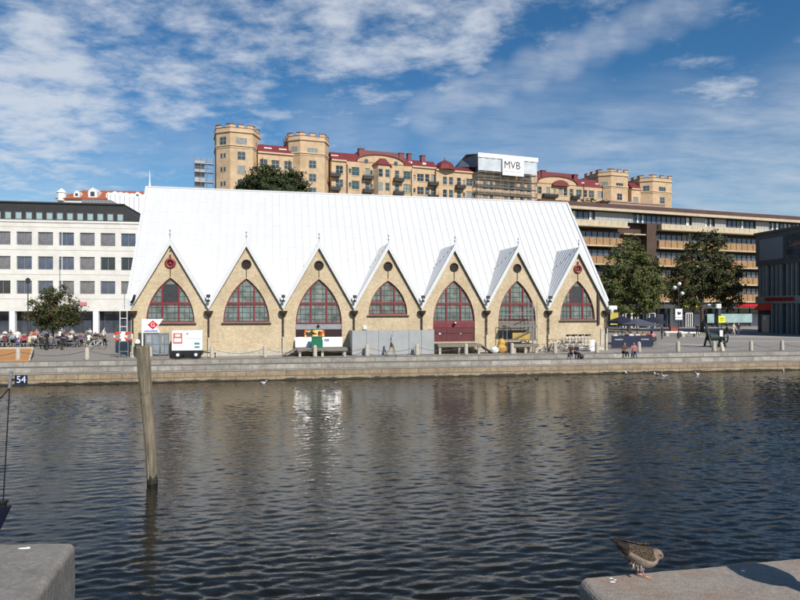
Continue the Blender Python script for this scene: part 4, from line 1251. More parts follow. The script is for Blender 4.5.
# ground floor: dark fascia and shops
zf = zst - 4 * SH
b = MB(); b.box(oL, oR, .05, 1.5, zf - 1.25, zf - .1); b.build('fascia', M['dark_grey'], ob)
b = MB(); b.box(oL, oR, 1.45, 1.55, 0, zf - 1.25); b.build('shop_glass', M['office_glass'], ob)
b = MB(); x = oL
while x < oR:
    b.box(x, x + .18, 1.3, 1.447, 0, zf - 1.25); x += 2.9
b.box(oL, oR, 1.32, 1.44, zf - 1.6, zf - 1.5)
b.build('shop_mullion', M['charcoal'], ob)
for px in (648, 672, 720):
    b = MB(); b.box(ou(px) - .35, ou(px) + .35, .1, .7, 0, zf - 1.26); b.build('column', M['dark_grey'], ob)
for a, c in ((690.5, 697.5), (627, 636), (642, 660), (630, 640)):
    b = MB(); x0, x1 = ou(a), ou(c)
    b.box(x0, x1, 1.15, 1.28, 2.6, 2.8); 
    for i in range(4): x = x0 + (x1 - x0 - .15) * i / 3; b.box(x, x + .15, 1.16, 1.27, .05, 2.598)
    b.build('shop_door_frame', M['white'], ob)
b = MB(); b.box(ou(711), ou(756), .9, 1.0, .75, 2.5); b.build('frosted_window', M['teal_glass'], ob)
b = MB(); b.box(ou(684), ou(701), -.15, .03, zf - 1.0, zf - .3); o = b.build('shop_sign', M['sign_yellow'], ob)
b = MB(); rr = random.Random(8); x = ou(686)
while x < ou(699): l = rr.uniform(.2, .4); b.box(x, x + l, -.17, -.152, zf - .85, zf - .45); x += l + .12
b.build('sign_lettering', M['brown_brick'], o)
b = MB(); x = ou(737)
while x < ou(757): l = rr.uniform(.3, .7); b.box(x, x + l, -.1, .03, zf - .95 + rr.uniform(-.05, .05), zf - .42); x += l + .12
b.build('shop_lettering', M['sign_red'], ob)
b = MB(); b.box(ou(614), ou(622), 1.0, 1.2, .6, 3.0); b.build('shop_poster', mat('yellow_poster', S(190, 175, 80), .7, .3, 1.5), ob)
b = MB(); b.tube((ou(727), 6, zroof + .7), (ou(727), 6, zroof + 4.2), .06, .03, 6); b.box(ou(727) - .6, ou(727) + .6, 5.97, 6.03, zroof + .76, zroof + 1.2); b.build('roof_aerial', M['galv'], ob)

# ---- dark glass and fin building at the right edge
d0 = at(756, 94.0); d1 = at(800, 85.0)
ang = math.degrees(math.atan2(d1.y - d0.y, d1.x - d0.x))
DB = Frame(d0.x, d0.y, ang)
db = fthing(DB, 'dark_office_building', 'dark grey office building with vertical fins and a red sign at the right edge', 'office building')
ln = 26.0
zt = DB.z(757, 235.5)
b = MB(); b.box(0, ln, .6, 14, 0, zt - .02); b.build('core', M['black'], db)
b = MB(); b.box(0, ln, -.05, .6, zt - 4.7, zt); b.box(-.25, ln, -.25, 14.3, zt + .002, zt + .35); b.build('top_storey', M['dark_grey'], db)
xa, xb = DB.u(758.5, -.3), DB.u(782, -.3)
b = MB(); b.box(xa, xb, -.16, -.06, zt - 3.9, zt - .75); b.build('grey_panel', mat('blue_grey_panel', (.17, .19, .21), .5, .06, .5), db)
b = MB(); b.box(xb + .6, ln, -.14, -.06, zt - 4.0, zt - .6); b.build('top_glass', M['office_glass'], db)
zlow = 4.3
b = MB(); b.box(0, ln, -.1, .6, zlow, zlow + 1.1); b.build('middle_band', M['fin'], db)
b = MB(); b.box(0, ln, .3, .4, zlow + 1.1, zt - 4.7); b.box(0, ln, .3, .4, 0.02, zlow - .002); b.build('glass_front', M['office_glass'], db)
for k, px in enumerate((759, 762.5, 765.5, 771, 775.5, 779.5, 786.5, 791, 795.5, 801, 806)):
    u = DB.u(px, -.2)
    f = MB(); f.box(u - .10, u + .10, -.15, .28, zlow + 1.103, zt - 4.703); f.build('fin', M['fin'], db)
    if px > 770:
        f = MB(); f.box(u - .10, u + .10, -.15, .28, 0, zlow - .003); f.build('lower_fin', M['fin'], db)
b = MB(); b.add([(DB.u(760), -.1, zlow + .1), (DB.u(772), -.1, zlow + .1), (DB.u(772), -1.1, zlow - 1.0), (DB.u(760), -1.1, zlow - 1.0), (DB.u(760), -.1, zlow - 1.0), (DB.u(772), -.1, zlow - 1.0)], [(0, 1, 2, 3), (0, 3, 4), (1, 5, 2), (3, 2, 5, 4)])
b.build('awning', M['orange_awning'], db)
b = MB(); rr = random.Random(5); x = DB.u(766)
while x < DB.u(793): l = rr.uniform(.25, .5); b.box(x, x + l, -.2, -.105, zlow + .35, zlow + .85); x += l + .12
b.build('sign_lettering', mat('dull_red_letters', S(150, 30, 35), .5, .2), db)
b = MB(); b.box(DB.u(762), DB.u(762) + 1.6, -.02, .28, .05, 2.6); b.build('entrance_frame', M['galv'], db)
b = MB(); b.box(DB.u(764), DB.u(764) + .45, -.06, -.024, 1.9, 2.4); b.build('entrance_notice', M['white'], db)

# ------------------------------------------------------------------ trees
M['bark'] = mat('bark', (.085, .065, .05), .9, .35, 6, .5, stretch=(3, 3, .6))
def leafmats(name, cols):
    out = []
    for i, c in enumerate(cols):
        m = mat(name, c, .6, .25, .5)
        b = m.node_tree.nodes['Principled BSDF']
        b.inputs['Specular IOR Level'].default_value = .25
        out.append(m)
    return out
LEAF = {'green': leafmats('green_leaves', [(.064, .084, .024), (.092, .110, .030), (.115, .128, .038), (.105, .096, .034)]),
        'rust': leafmats('rusty_dark_leaves', [(.056, .066, .024), (.074, .080, .028), (.098, .070, .030), (.060, .084, .028)]),
        'dark': leafmats('dark_leaves', [(.030, .046, .016), (.044, .062, .022), (.058, .076, .026), (.040, .050, .02)]),
        'small': leafmats('brownish_green_leaves', [(.050, .060, .020), (.070, .080, .026), (.090, .062, .028), (.060, .070, .024)])}
def tree(label, loc, blobs, trunk, kind, nclump, per, leaf, seed, cat='tree', group=None, name='leafy_tree', cs=.62):
    """blobs: (x, y, z, rx, ry, rz) about the base; trunk: (height, r0)"""
    rnd = random.Random(seed)
    t = thing(name, label, cat, loc, 0, group)
    V, Fc, MI = [], [], []
    vol = [b[3] * b[4] * b[5] for b in blobs]; tot = sum(vol)
    cents = []
    for b, vv in zip(blobs, vol):
        for _ in range(max(4, int(nclump * vv / tot))):
            d = Vector((rnd.gauss(0, 1), rnd.gauss(0, 1), rnd.gauss(0, 1))).normalized()
            r = rnd.uniform(.25, 1.0) ** .5 * rnd.uniform(.85, 1.08)
            cents.append((Vector((b[0] + d.x * b[3] * r, b[1] + d.y * b[4] * r, b[2] + d.z * b[5] * r)), d))
    for c, d in cents:
        mi = rnd.choices((0, 1, 2, 3), (3, 4, 2.2, 1.2))[0]
        sz = rnd.uniform(.6, 1.25) * cs
        for _ in range(per):
            p = c + Vector((rnd.gauss(0, sz * .55), rnd.gauss(0, sz * .55), rnd.gauss(0, sz * .38)))
            n = (d + Vector((rnd.gauss(0, .7), rnd.gauss(0, .7), rnd.gauss(.45, .6)))).normalized()
            a = n.orthogonal().normalized(); a.rotate(Matrix.Rotation(rnd.uniform(0, 6.28), 3, n)); b2 = n.cross(a)
            l = leaf * rnd.uniform(.6, 1.3); w = l * rnd.uniform(.45, .7)
            o = len(V)
            V += [tuple(p - a * l), tuple(p + b2 * w - n * l * .2), tuple(p + a * l), tuple(p - b2 * w - n * l * .2)]
            Fc.append((o, o + 1, o + 2, o + 3)); MI.append(mi if rnd.random() < .75 else rnd.randrange(4))
    me = bpy.data.meshes.new('crown'); me.from_pydata(V, [], Fc)
    for m in LEAF[kind]: me.materials.append(m)
    me.polygons.foreach_set('material_index', MI); me.update()
    o = bpy.data.objects.new('crown', me); COL.objects.link(o); o.parent = t
    b = MB(); h, r0 = trunk
    b.tube((0, 0, -.1), (0, 0, h), r0, r0 * .62, 10); b.tube((0, 0, -.1), (0, 0, .35), r0 * 1.5, r0, 10)
    top = Vector((0, 0, h))
    for i in range(9):
        c, _ = cents[rnd.randrange(len(cents))]
        c = Vector((c.x * .8, c.y * .8, max(c.z, h + .4)))
        st = Vector((0, 0, h * rnd.uniform(.72, 1.0)))
        md = st.lerp(c, .5) + Vector((rnd.gauss(0, .15), rnd.gauss(0, .15), rnd.uniform(.1, .5)))
        b.tube(st, md, r0 * .42, r0 * .26, 7); b.tube(md, c, r0 * .26, r0 * .08, 6)
    for i in range(14):
        c, _ = cents[rnd.randrange(len(cents))]
        st = Vector((c.x * .45, c.y * .45, h + (c.z - h) * .55)); b.tube(st, c, r0 * .14, r0 * .05, 5)
    b.build('trunk', M['bark'], t)
    return t
p = ground(629, 333.0)
tree('green tree behind the navy parasols, right next to the market hall', p,
     [(.2, 0, 8.8, 4.4, 3.6, 4.2), (-2.8, 0, 6.8, 2.9, 2.6, 3.4), (3.0, .3, 6.6, 2.9, 2.5, 3.6), (.3, 0, 12.2, 2.6, 2.0, 1.9), (.5, -.6, 4.4, 4.2, 2.6, 1.9)], (4.2, .28), 'green', 480, 34, .20, 21, group='trees on the plaza')
p = ground(702, 332.0)
tree('darker rust tinged tree in front of the long orange office building', p,
     [(.3, 0, 9.2, 5.0, 3.8, 4.3), (-3.2, 0, 7.0, 2.9, 2.6, 3.2), (3.6, .3, 7.4, 3.0, 2.6, 3.6), (.4, 0, 13.7, 3.2, 2.2, 2.0), (3.9, 0, 5.0, 2.2, 2.0, 1.8), (-2.4, 0, 4.6, 2.4, 2, 1.5)], (3.6, .30), 'rust', 500, 34, .20, 33, group='trees on the plaza')
p = ground(53, 347.0)
tree('small brownish green tree among the picnic tables at the left', p,
     [(0, 0, 3.7, 2.2, 1.9, 1.7), (-1.1, 0, 3.0, 1.6, 1.5, 1.2), (1.3, 0, 3.1, 1.5, 1.4, 1.2), (.1, 0, 5.0, 1.3, 1.2, .9), (.2, -.2, 2.3, 2.0, 1.4, .8)], (1.9, .12), 'small', 210, 30, .12, 5, cs=.42)
p = at(272, 128, 19)
tree('broad dark green tree growing on the hill before the two left castle towers', p,
     [(0, 0, 8.5, 7.4, 4, 4.6), (-5.0, 0, 7.0, 3.4, 3, 4.0), (5.0, 0, 7.6, 3.4, 3, 4.4), (-1.2, 0, 11.0, 4.6, 3, 3.0), (3.6, 0, 10.6, 3.4, 2.5, 2.8)], (6, .4), 'dark', 600, 36, .26, 9, cs=.8)
for i, (px, Y, zb, zt, rx, lab) in enumerate(((592, 160, 24, zat(194.5, 160), 3.2, 'low bushy tree on the hill under the second curved gable'), (577, 158, 24, zat(199, 158), 2.6, 'smaller bush at the right end of the white roof ridge'), (606, 163, 24, zat(199, 163), 2.2, 'bush left of the pinkish annexe on the hill'))):
    h = (zt - zb) / 2
    tree(lab, at(px, Y, zb), [(0, 0, h, rx, 2, h), (1, 0, h * .8, rx * .7, 2, h * .7)], (h * .6, .15), 'dark', 70, 30, .25, 50 + i, cat='bush', name='bush', group='bushes on the hill')

# ------------------------------------------------------------------ people: one continuous skinned body per pose
SKIN, TOP, BOT, HAIR, SHOE = range(5)
def body_mesh(pose):
    J, E, lab = [], [], []
    def j(p, r): J.append((Vector(p), r)); return len(J) - 1
    def e(a, b, l): E.append((a, b)); lab.append(l); return b
    sit = pose.startswith('sit')
    lean = {'stand': 0, 'walk': .03, 'sit': .06, 'sit_table': .14, 'sit_step': .12, 'sit_turn': .1}[pose]
    ph = .52 if sit else .94
    pel = j((0, 0, ph), .125)
    sp = e(pel, j((0, lean * .5, ph + .20), .115), TOP); ch = e(sp, j((0, lean, ph + .41), .135), TOP)
    nk = e(ch, j((0, lean + .015, ph + .545), .055), SKIN); h0 = e(nk, j((0, lean + .04, ph + .62), .075), SKIN)
    h1 = e(h0, j((0, lean + .04, ph + .71), .095), SKIN); e(h1, j((0, lean + .025, ph + .775), .06), HAIR)
    e(h0, j((0, lean + .135, ph + .655), .014), SKIN)
    for s in (-1, 1):
        sh = e(ch, j((s * .175, lean, ph + .455), .065), TOP)
        if pose == 'walk':
            el = e(sh, j((s * .22, lean - s * .12, ph + .19), .045), TOP); wr = e(el, j((s * .21, lean - s * .08 + .1, ph - .04), .033), SKIN); hd = (s * .21, lean - s * .06 + .14, ph - .12)
        elif pose == 'stand':
            el = e(sh, j((s * .225, lean - .03, ph + .18), .045), TOP); wr = e(el, j((s * .18, lean + .16, ph + .10), .033), SKIN); hd = (s * .15, lean + .24, ph + .11)
        elif pose == 'sit_table':
            el = e(sh, j((s * .23, lean + .13, ph + .24), .045), TOP); wr = e(el, j((s * .13, lean + .33, ph + .27), .033), SKIN); hd = (s * .10, lean + .41, ph + .27)
        else:
            el = e(sh, j((s * .23, lean + .05, ph + .2), .045), TOP); wr = e(el, j((s * .14, lean + .25, ph + .12), .033), SKIN); hd = (s * .12, lean + .33, ph + .12)
        pa = e(wr, j(hd, .034), SKIN)
        d = (Vector(hd) - J[wr][0]).normalized(); side = Vector((1, 0, 0))
        for k, (o, l) in enumerate(((-.028, .062), (-.010, .075), (.010, .070), (.027, .055))):
            m = e(pa, j(Vector(hd) + d * .045 + side * o, .010), SKIN); e(m, j(Vector(hd) + d * (.045 + l * .6) + side * o - Vector((0, 0, .018)), .008), SKIN)
        e(pa, j(Vector(hd) + side * (-s * .05) + d * .03, .010), SKIN)
        hip = e(pel, j((s * .09, .01, ph - .04), .105), BOT)
        if sit:
            kx = .13 + (.04 if pose == 'sit_turn' else 0); drop = .38 if pose == 'sit_step' else .44
            kn = e(hip, j((s * kx, .42, ph - .02), .066), BOT); fw = .50 if pose == 'sit_step' else .44
            an = e(kn, j((s * kx, fw, ph - drop), .042), BOT); e(an, j((s * (kx + .02), fw + .15, ph - drop - .03), .036), SHOE)
        elif pose == 'walk':
            kn = e(hip, j((s * .10, s * .17 + .05, .50), .066), BOT); an = e(kn, j((s * .10, s * .30 - .07, .09 + (.05 if s < 0 else 0)), .042), BOT); e(an, j((s * .11, s * .30 + .08, .045), .036), SHOE)
        else:
            kn = e(hip, j((s * .105, .03, .50), .066), BOT); an = e(kn, j((s * .11, -.01, .09), .042), BOT); e(an, j((s * .13, .14, .045), .036), SHOE)
    me = bpy.data.meshes.new('body')
    me.from_pydata([p for p, r in J], E, [])
    o = bpy.data.objects.new('body', me); COL.objects.link(o)
    md = o.modifiers.new('skin', 'SKIN'); md.use_smooth_shade = True
    for i, (p, r) in enumerate(J):
        sv = me.skin_vertices[0].data[i]; sv.radius = (r, r * (.78 if i in (pel, sp, ch) else 1)); sv.use_root = (i == 0)
    sb = o.modifiers.new('sub', 'SUBSURF'); sb.levels = 1; sb.render_levels = 1
    dg = DG(); dg.update()
    out = bpy.data.meshes.new_from_object(o.evaluated_get(dg))
    bpy.data.objects.remove(o)
    out.materials.clear()
    for k in range(5): out.materials.append(M['white'])
    hc = J[h1][0]
    for f in out.polygons:
        c = Vector(f.center); best, bl = 9, 0
        for (a, b), l in zip(E, lab):
            pa, pb = J[a][0], J[b][0]; d = pb - pa; t = max(0, min(1, (c - pa).dot(d) / max(d.length_squared, 1e-9)))
            q = (c - (pa + d * t)).length - (J[a][1] * (1 - t) + J[b][1] * t)
            if q < best: best, bl = q, l
        if c.z > ph + .60 and (c.z > hc.z + .03 or c.y < hc.y - .02) and (c - hc).length < .2: bl = HAIR
        f.material_index = bl
        f.use_smooth = True
    out.update()
    return out, ph
BODY = {p: body_mesh(p) for p in ('stand', 'walk', 'sit_table', 'sit', 'sit_step', 'sit_turn')}
CL = {}
def cloth(name, rgb): 
    if name not in CL: CL[name] = mat(name + '_cloth', rgb, .85, .15, 6)
    return CL[name]
PAL = {'white': (.72, .71, .69), 'cream': (.56, .50, .38), 'red': (.34, .03, .04), 'pink': (.55, .20, .22), 'black': (.016, .016, .018), 'grey': (.14, .145, .15), 'navy': (.018, .025, .055),
       'blue': (.08, .17, .36), 'pale blue': (.34, .42, .52), 'brown': (.10, .06, .04), 'khaki': (.36, .28, .15), 'green': (.05, .10, .055), 'orange': (.50, .17, .05), 'maroon': (.14, .03, .04), 'purple': (.13, .08, .17), 'jeans blue': (.06, .09, .16), 'dark': (.02, .02, .024)}
SK = [mat('skin_tone', c, .55, .08, 8) for c in ((.50, .31, .22), (.42, .25, .17))]
HR = {k: mat(k + '_hair', c, .6, .3, 20) for k, c in (('dark', (.025, .017, .012)), ('brown', (.08, .045, .025)), ('blond', (.34, .24, .11)), ('grey', (.30, .29, .28)))}
SHOE_M = mat('shoe_leather', (.03, .025, .022), .5, .2, 5)
SHOE_W = mat('white_shoe', (.6, .6, .58), .5, .1, 5)
def person(pose, loc, face, top, bot, hair, label, group=None, sc=1.0, shoe=None, seat=None):
    """face: compass angle in degrees of the way they look (0 = +X, 90 = +Y)"""
    me, ph = BODY[pose]
    o = bpy.data.objects.new('person', me); COL.objects.link(o)
    z = loc[2] if seat is None else seat - (ph - .105) * sc
    o.location = (loc[0], loc[1], z); o.rotation_euler = (0, 0, R(face - 90)); o.scale = (sc,) * 3
    ms = [SK[len(label) % 2], cloth(top, PAL[top]), cloth(bot, PAL[bot]), HR[hair], shoe or SHOE_M]
    for k in range(5):
        o.material_slots[k].link = 'OBJECT'; o.material_slots[k].material = ms[k]
    return tag(o, label, 'person', group)

# ---- picnic tables and their guests at the left
def make_table():
    t = thing('picnic_table', 'weathered timber picnic table', 'picnic table')
    b = MB()
    for i in range(5): b.box(-.9, .9, -.38 + i * .155, -.38 + i * .155 + .14, .71, .75)
    b.build('tabletop', M['timber'], t)
    for s in (-1, 1):
        b = MB(); b.box(-.9, .9, s * .72 - .13, s * .72 + .13, .42, .46); b.build('bench_seat', M['timber'], t)
    for x in (-.65, .65):
        b = MB(); b.bar((x, -.7, 0), (x, -.2, .7), .08); b.bar((x, .7, 0), (x, .2, .7), .08); b.box(x - .04, x + .04, -.8, .8, .335, .418); b.build('leg_frame', M['timber'], t)
    return t
t0 = make_table()
tabs = []
spots = [(4, 347.0), (27, 347.6), (50, 348.6), (73, 347.0), (97, 345.8), (12, 341.5), (38, 341.2), (66, 341.0), (92, 340.0)]
ordn = ['leftmost', 'second from left', 'middle', 'second from right', 'rightmost']
ordb = ['leftmost', 'second from left', 'third from left', 'rightmost']
for i, (px, py) in enumerate(spots):
    p = ground(px, py)
    lab = ('timber picnic table in the front row, ' + ordn[i]) if i < 5 else ('timber picnic table in the back row, ' + ordb[i - 5])
    if i == 0:
        t0.location = p; t0.rotation_euler = (0, 0, R(8)); tag(t0, lab, 'picnic table', 'picnic tables before the white office block'); tabs.append(t0)
    else:
        tabs.append(dup(t0, p, R(8 + (i * 7) % 9 - 4), lab, 'picnic tables before the white office block'))
guests = [
 (0, -1, 'red', 'dark', 'brown'), (0, 1, 'white', 'grey', 'blond'), (0, -2, 'maroon', 'navy', 'dark'), (0, 2, 'pale blue', 'navy', 'grey'),
 (1, -1, 'pink', 'jeans blue', 'blond'), (1, 1, 'red', 'dark', 'dark'), (1, -2, 'cream', 'khaki', 'grey'), (1, 2, 'white', 'navy', 'brown'),
 (2, -1, 'black', 'dark', 'dark'), (2, 1, 'cream', 'dark', 'brown'), (2, -2, 'grey', 'jeans blue', 'dark'), (2, 2, 'navy', 'dark', 'blond'),
 (3, -1, 'navy', 'dark', 'brown'), (3, 1, 'white', 'grey', 'dark'), (3, -2, 'black', 'jeans blue', 'grey'), (3, 2, 'purple', 'dark', 'brown'),
 (4, -1, 'white', 'grey', 'dark'), (4, 1, 'black', 'dark', 'brown'), (4, 2, 'green', 'dark', 'blond'),
 (5, -1, 'white', 'navy', 'brown'), (5, 1, 'brown', 'dark', 'dark'), (5, 2, 'red', 'dark', 'grey'), (6, -1, 'orange', 'dark', 'dark'), (6, 1, 'pink', 'navy', 'blond'), (6, 2, 'blue', 'grey', 'brown'),
 (7, -1, 'white', 'dark', 'grey'), (7, 1, 'maroon', 'dark', 'brown'), (7, 2, 'cream', 'navy', 'blond'), (8, -1, 'grey', 'dark', 'dark'), (8, 1, 'white', 'grey', 'brown')]
for k, (ti, sd, top, bot, hair) in enumerate(guests):
    t = tabs[ti]; a = t.rotation_euler.z; s = -1 if sd < 0 else 1; x = .42 if abs(sd) == 2 else -.42
    lx, ly = x + .06 * math.sin(k * 2.3), s * .80
    wx, wy = t.location.x + lx * math.cos(a) - ly * math.sin(a), t.location.y + lx * math.sin(a) + ly * math.cos(a)
    tn = ('front row, ' + ordn[ti] + ' table') if ti < 5 else ('back row, ' + ordb[ti - 5] + ' table')
    person('sit_table', (wx, wy, 0), math.degrees(a) + (90 if s < 0 else -90) + 8 * math.sin(k * 1.7), top, bot, hair,
           f'{hair} haired guest in {top} top on the {"near" if s < 0 else "far"} bench, {tn}', 'guests at the picnic tables', .96 + .05 * math.sin(k * 3.1), seat=.46)
p = ground(103.5, 345.6); person('walk', p, 10, 'white', 'dark', 'brown', 'waiter in white shirt and dark trousers walking right past the picnic tables', sc=1.03)
p = ground(47, 350.2); person('stand', p, 170, 'black', 'dark', 'dark', 'person all in black standing in front of the small left tree')
p = ground(62, 350.0); person('stand', p, 20, 'navy', 'dark', 'brown', 'person in navy standing just right of the small left tree trunk')
p = ground(17.5, 348.2); person('stand', p, 120, 'white', 'jeans blue', 'dark', 'person in white standing between the two leftmost front tables')

# ---- bollards along the plaza edge, with chains
bpx = [(-38, 'at the far left end of the row'), (18, 'behind the orange board'), (87, 'in the open right of the orange board'), (150, 'hidden behind the leaning pile'), (212, 'at the drawbar of the white trailer'), (265, 'before the second gable'), (315, 'before the white sheeting and green crate'),
       (367, 'before the left end of the grey hoarding'), (417, 'before the right end of the grey hoarding'), (466, 'before the oxblood doors'), (512, 'left of the wooden staging under the scaffold'), (555, 'beside the parked bicycles'), (597, 'before the right end of the market hall'),
       (639, 'right of the seated pair, by the navy screens'), (678, 'right of the navy screens in open plaza'), (714, 'left of the pale leaning post'), (751, 'second from the right edge'), (782, 'nearest the right edge'), (816, 'just outside the right edge')]
b0 = None; bl = []
for px, where in bpx:
    u = Q.u(px, 2.75); loc = Q.w(u, 2.75, 0)
    if b0 is None:
        b = MB(); b.lathe([(.17, 0), (.165, .1), (.145, .75), (.12, .84), (.05, .88)], n=14)
        b0 = b.build('bollard', M['stone_bollard'], None, loc, smooth=True); o = b0
    else:
        o = b0.copy(); COL.objects.link(o); o.location = loc; o.rotation_euler = (0, 0, px)
    tag(o, 'stone bollard ' + where, 'bollard', 'stone bollards along the plaza edge'); bl.append((loc, where))
for (a, wa), (c, wb) in zip(bl, bl[1:]):
    b = MB(); n = 26; d = c - a
    pts = [Vector((d.x * i / n, d.y * i / n, .66 - .34 * (1 - (2 * i / n - 1) ** 2))) for i in range(n + 1)]
    b.path(pts, .016, 5)
    tag(b.build('chain', M['charcoal'], None, a), 'dark chain running right from the bollard ' + wa, 'chain', 'chains between the bollards')

# ---- things in front of the market hall
# site gate with the white and red sign
gt = thing('site_gate', 'grey sheet site gate by the left corner of the market hall', 'gate', F.w(0, 0), F.a)
gu = lambda px, v: F.u(px, v)
v = -1.3; x0, x1 = gu(145, v), gu(169, v)
for a, c in ((x0, x0 + (x1 - x0) * .62), (x0 + (x1 - x0) * .62 + .03, x1)):
    b = MB(); b.box(a, c, v - .03, v + .03, .28, 1.80)
    o = b.build('gate_leaf', M['mesh_grey'], gt)
    b = MB()
    for q in (a + .03, c - .03, (a + c) / 2): b.tube((q, v - .05, .2), (q, v - .05, 1.85), .025, n=6)
    for z in (.3, 1.05, 1.8): b.tube((a, v - .05, z), (c, v - .05, z), .02, n=6)
    b.build('gate_tube', M['galv'], o)
    b = MB(); b.box(a + .12, (a + c) / 2 - .1, v - .05, v - .032, 1.2, 1.62); b.build('pale_notice', M['grey_panel'], o)
b = MB(); b.box(x0 - .1, x1 + .1, v - .5, v + .5, 0, .2); b.build('gate_base', M['timber'], gt)
sp = thing('site_sign', 'white site sign with red diamond letter mark on a white post', 'sign', F.w(0, 0), F.a)
sx0, sx1 = gu(141.8, v), gu(163.5, v)
b = MB(); b.box(sx0, sx0 + .1, v - .06, v + .06, 0, 2.88); b.build('post', M['white'], sp)
b = MB(); b.prism([(sx0 + .102, 1.88), (sx1 - .2, 1.88), (sx1 - .45, 2.25), (sx1, 2.86), (sx0 + .102, 2.86)], v - .03, v + .03); o = b.build('sign_board', M['white_plain'], sp)
cx = (sx0 + sx1) / 2 + .02; cz = 2.44
b = MB(); b.prism([(cx - .36, cz), (cx, cz - .33), (cx + .36, cz), (cx, cz + .33)], v - .045, v - .032); b.build('red_diamond', M['sign_red'], o)
lettering('G', .42, M['white_plain'], o, (cx, v - .052, cz), ext=.004, name='letter')
b = MB(); q = sx0 + .18; rr = random.Random(4)
while q < sx1 - .5:
    l = rr.uniform(.05, .1); b.box(q, q + l, v - .04, v - .031, 1.93, 2.05); q += l + .03
b.build('blue_lettering', mat('blue_letters', S(90, 110, 190), .5, .1), o)
# white topped bin and green post at the corner
b = MB(); p = ground(137.5, 358.2)
t = thing('litter_bin', 'dark green litter bin with white domed top left of the site sign', 'bin', p)
b.tube((0, 0, 0), (0, 0, .75), .035, n=8); b.build('post', M['galv'], t)
b = MB(); b.lathe([(.16, .70), (.19, .74), (.20, 1.08)], n=14); b.build('bin_body', mat('dark_green_paint', (.02, .06, .045), .5, .2), t)
b = MB(); b.lathe([(.21, 1.08), (.21, 1.15), (.16, 1.32), (.05, 1.38)], n=14); b.build('bin_top', M['white'], t)
# life-saving ladder mast with two lifebuoys
p = ground(123.5, 358.3)
ls = thing('rescue_ladder', 'white rescue ladder with lifebuoys standing left of the market hall', 'rescue ladder', p, F.a)
b = MB()
for s in (-1, 1): b.tube((s * .24, 0, 1.2), (s * .24, 0, 3.95), .03, n=6)
for z in (1.7, 2.3, 2.9, 3.5, 3.9): b.tube((-.24, 0, z), (.24, 0, z), .025, n=6)
b.build('ladder', M['white'], ls)
b = MB()
for s in (-1, 1): b.tube((s * .3, .05, 0), (s * .3, .05, 1.6), .035, n=6); 
b.tube((.05, .08, 3.6), (.05, .08, 5.0), .025, n=6)
for z in (.5, 1.2): b.tube((-.3, .05, z), (.3, .05, z), .03, n=6)
b.build('stand', M['galv'], ls)
for s, lab in ((-1, 'left'), (1, 'right')):
    b = MB(); ring = [(s * .38 + .23 * math.cos(2 * math.pi * k / 18), -.08, 1.60 + .27 * math.sin(2 * math.pi * k / 18)) for k in range(18)]
    for k in range(18):
        b.tube(ring[k], ring[(k + 1) % 18], .065, n=8, m=0 if (k // 2) % 4 else 1)
    b.build('lifebuoy', [M['orange_awning'], M['white']], ls)
b = MB(); b.box(-.15, .15, -.05, .0, 1.25, 1.95); b.build('notice', M['white'], ls)
# trailer generator
tr = thing('generator_trailer', 'white box generator trailer on black wheels by the first gable', 'trailer', F.w(gu(188, -1.5), -1.5), F.a)
b = MB(); b.box(-1.06, 1.06, -.55, .55, .58, 2.03); bx = b.build('body', M['white_plain'], tr, bevel=.05)
b = MB(); b.box(-1.0, 1.02, -.5, .5, .26, .575); b.build('chassis', M['black'], tr)
for x in (-.62, .62):
    for y in (-.58, .58):
        w = MB(); w.lathe([(.16, -.09), (.27, -.08), (.30, -.04), (.30, .04), (.27, .08), (.16, .09)], n=20)
        o = w.build('wheel', M['black'], tr, (x, y, .30), smooth=False); o.rotation_euler = (R(90), 0, 0)
        r = MB(); r.lathe([(.02, -.10), (.15, -.085), (.16, .085), (.02, .10)], n=16); r.build('rim', M['white'], o)
b = MB(); b.bar((1.0, 0, .45), (1.95, 0, .33), .08); b.bar((1.9, 0, .35), (1.9, 0, .02), .06); b.build('drawbar', M['black'], tr)
b = MB(); b.box(-.95, -.32, -.565, -.553, 1.1, 1.85); pn = b.build('red_label', mat('red_printed_label', S(205, 120, 105), .5, .3, 12), bx)
b = MB(); b.box(-.88, -.40, -.572, -.566, 1.22, 1.48); b.box(-.80, -.46, -.572, -.566, 1.6, 1.76); b.build('label_print', M['white_plain'], pn)
b = MB(); b.box(.5, .86, -.563, -.552, 1.02, 1.16); b.box(.52, .86, -.563, -.552, .78, .9); b.build('teal_label', mat('teal_label', S(60, 140, 140), .5, .1), bx)
b = MB(); b.box(-.1, .95, -.56, -.552, 1.42, 1.44); b.box(-.06, .1, -.561, -.552, 1.75, 1.86); b.build('print', M['grey_panel'], bx)
# timber staging in front of the third bay
def staging(label, px0, px1, h, v0=-1.9, v1=-.2, ramp=None):
    t = thing('loading_stage', label, 'loading platform', F.w(0, 0), F.a, 'loading platforms along the market hall')
    a, c = gu(px0, -1.5), gu(px1, -1.5)
    b = MB()
    n = 9
    for i in range(n):
        y = v0 + (v1 - v0) * i / n; b.box(a, c, y, y + (v1 - v0) / n - .012, h - .09, h)
    b.build('deck', M['timber'], t)
    for x in (a + .2, (a + c) / 2, c - .2):
        for y in (v0 + .15, v1 - .2):
            b = MB(); b.box(x - .09, x + .09, y - .09, y + .09, 0, h - .092); b.build('leg', M['stone_bollard'], t)
    b = MB(); b.box(a, c, v0 - .03, v0 - .003, h - .22, h - .01); b.build('edge_board', M['timber'], t)
    if ramp:
        b = MB(); s = ramp; e0 = a if s < 0 else c
        b.prism([(e0, h - .1), (e0, h), (e0 + s * 1.1, .06), (e0 + s * 1.1, .005)] if s < 0 else [(e0, h - .1), (e0 + 1.1, .005), (e0 + 1.1, .06), (e0, h)], v0 + .2, v1 - .3); b.build('ramp', M['timber'], t)
    return t
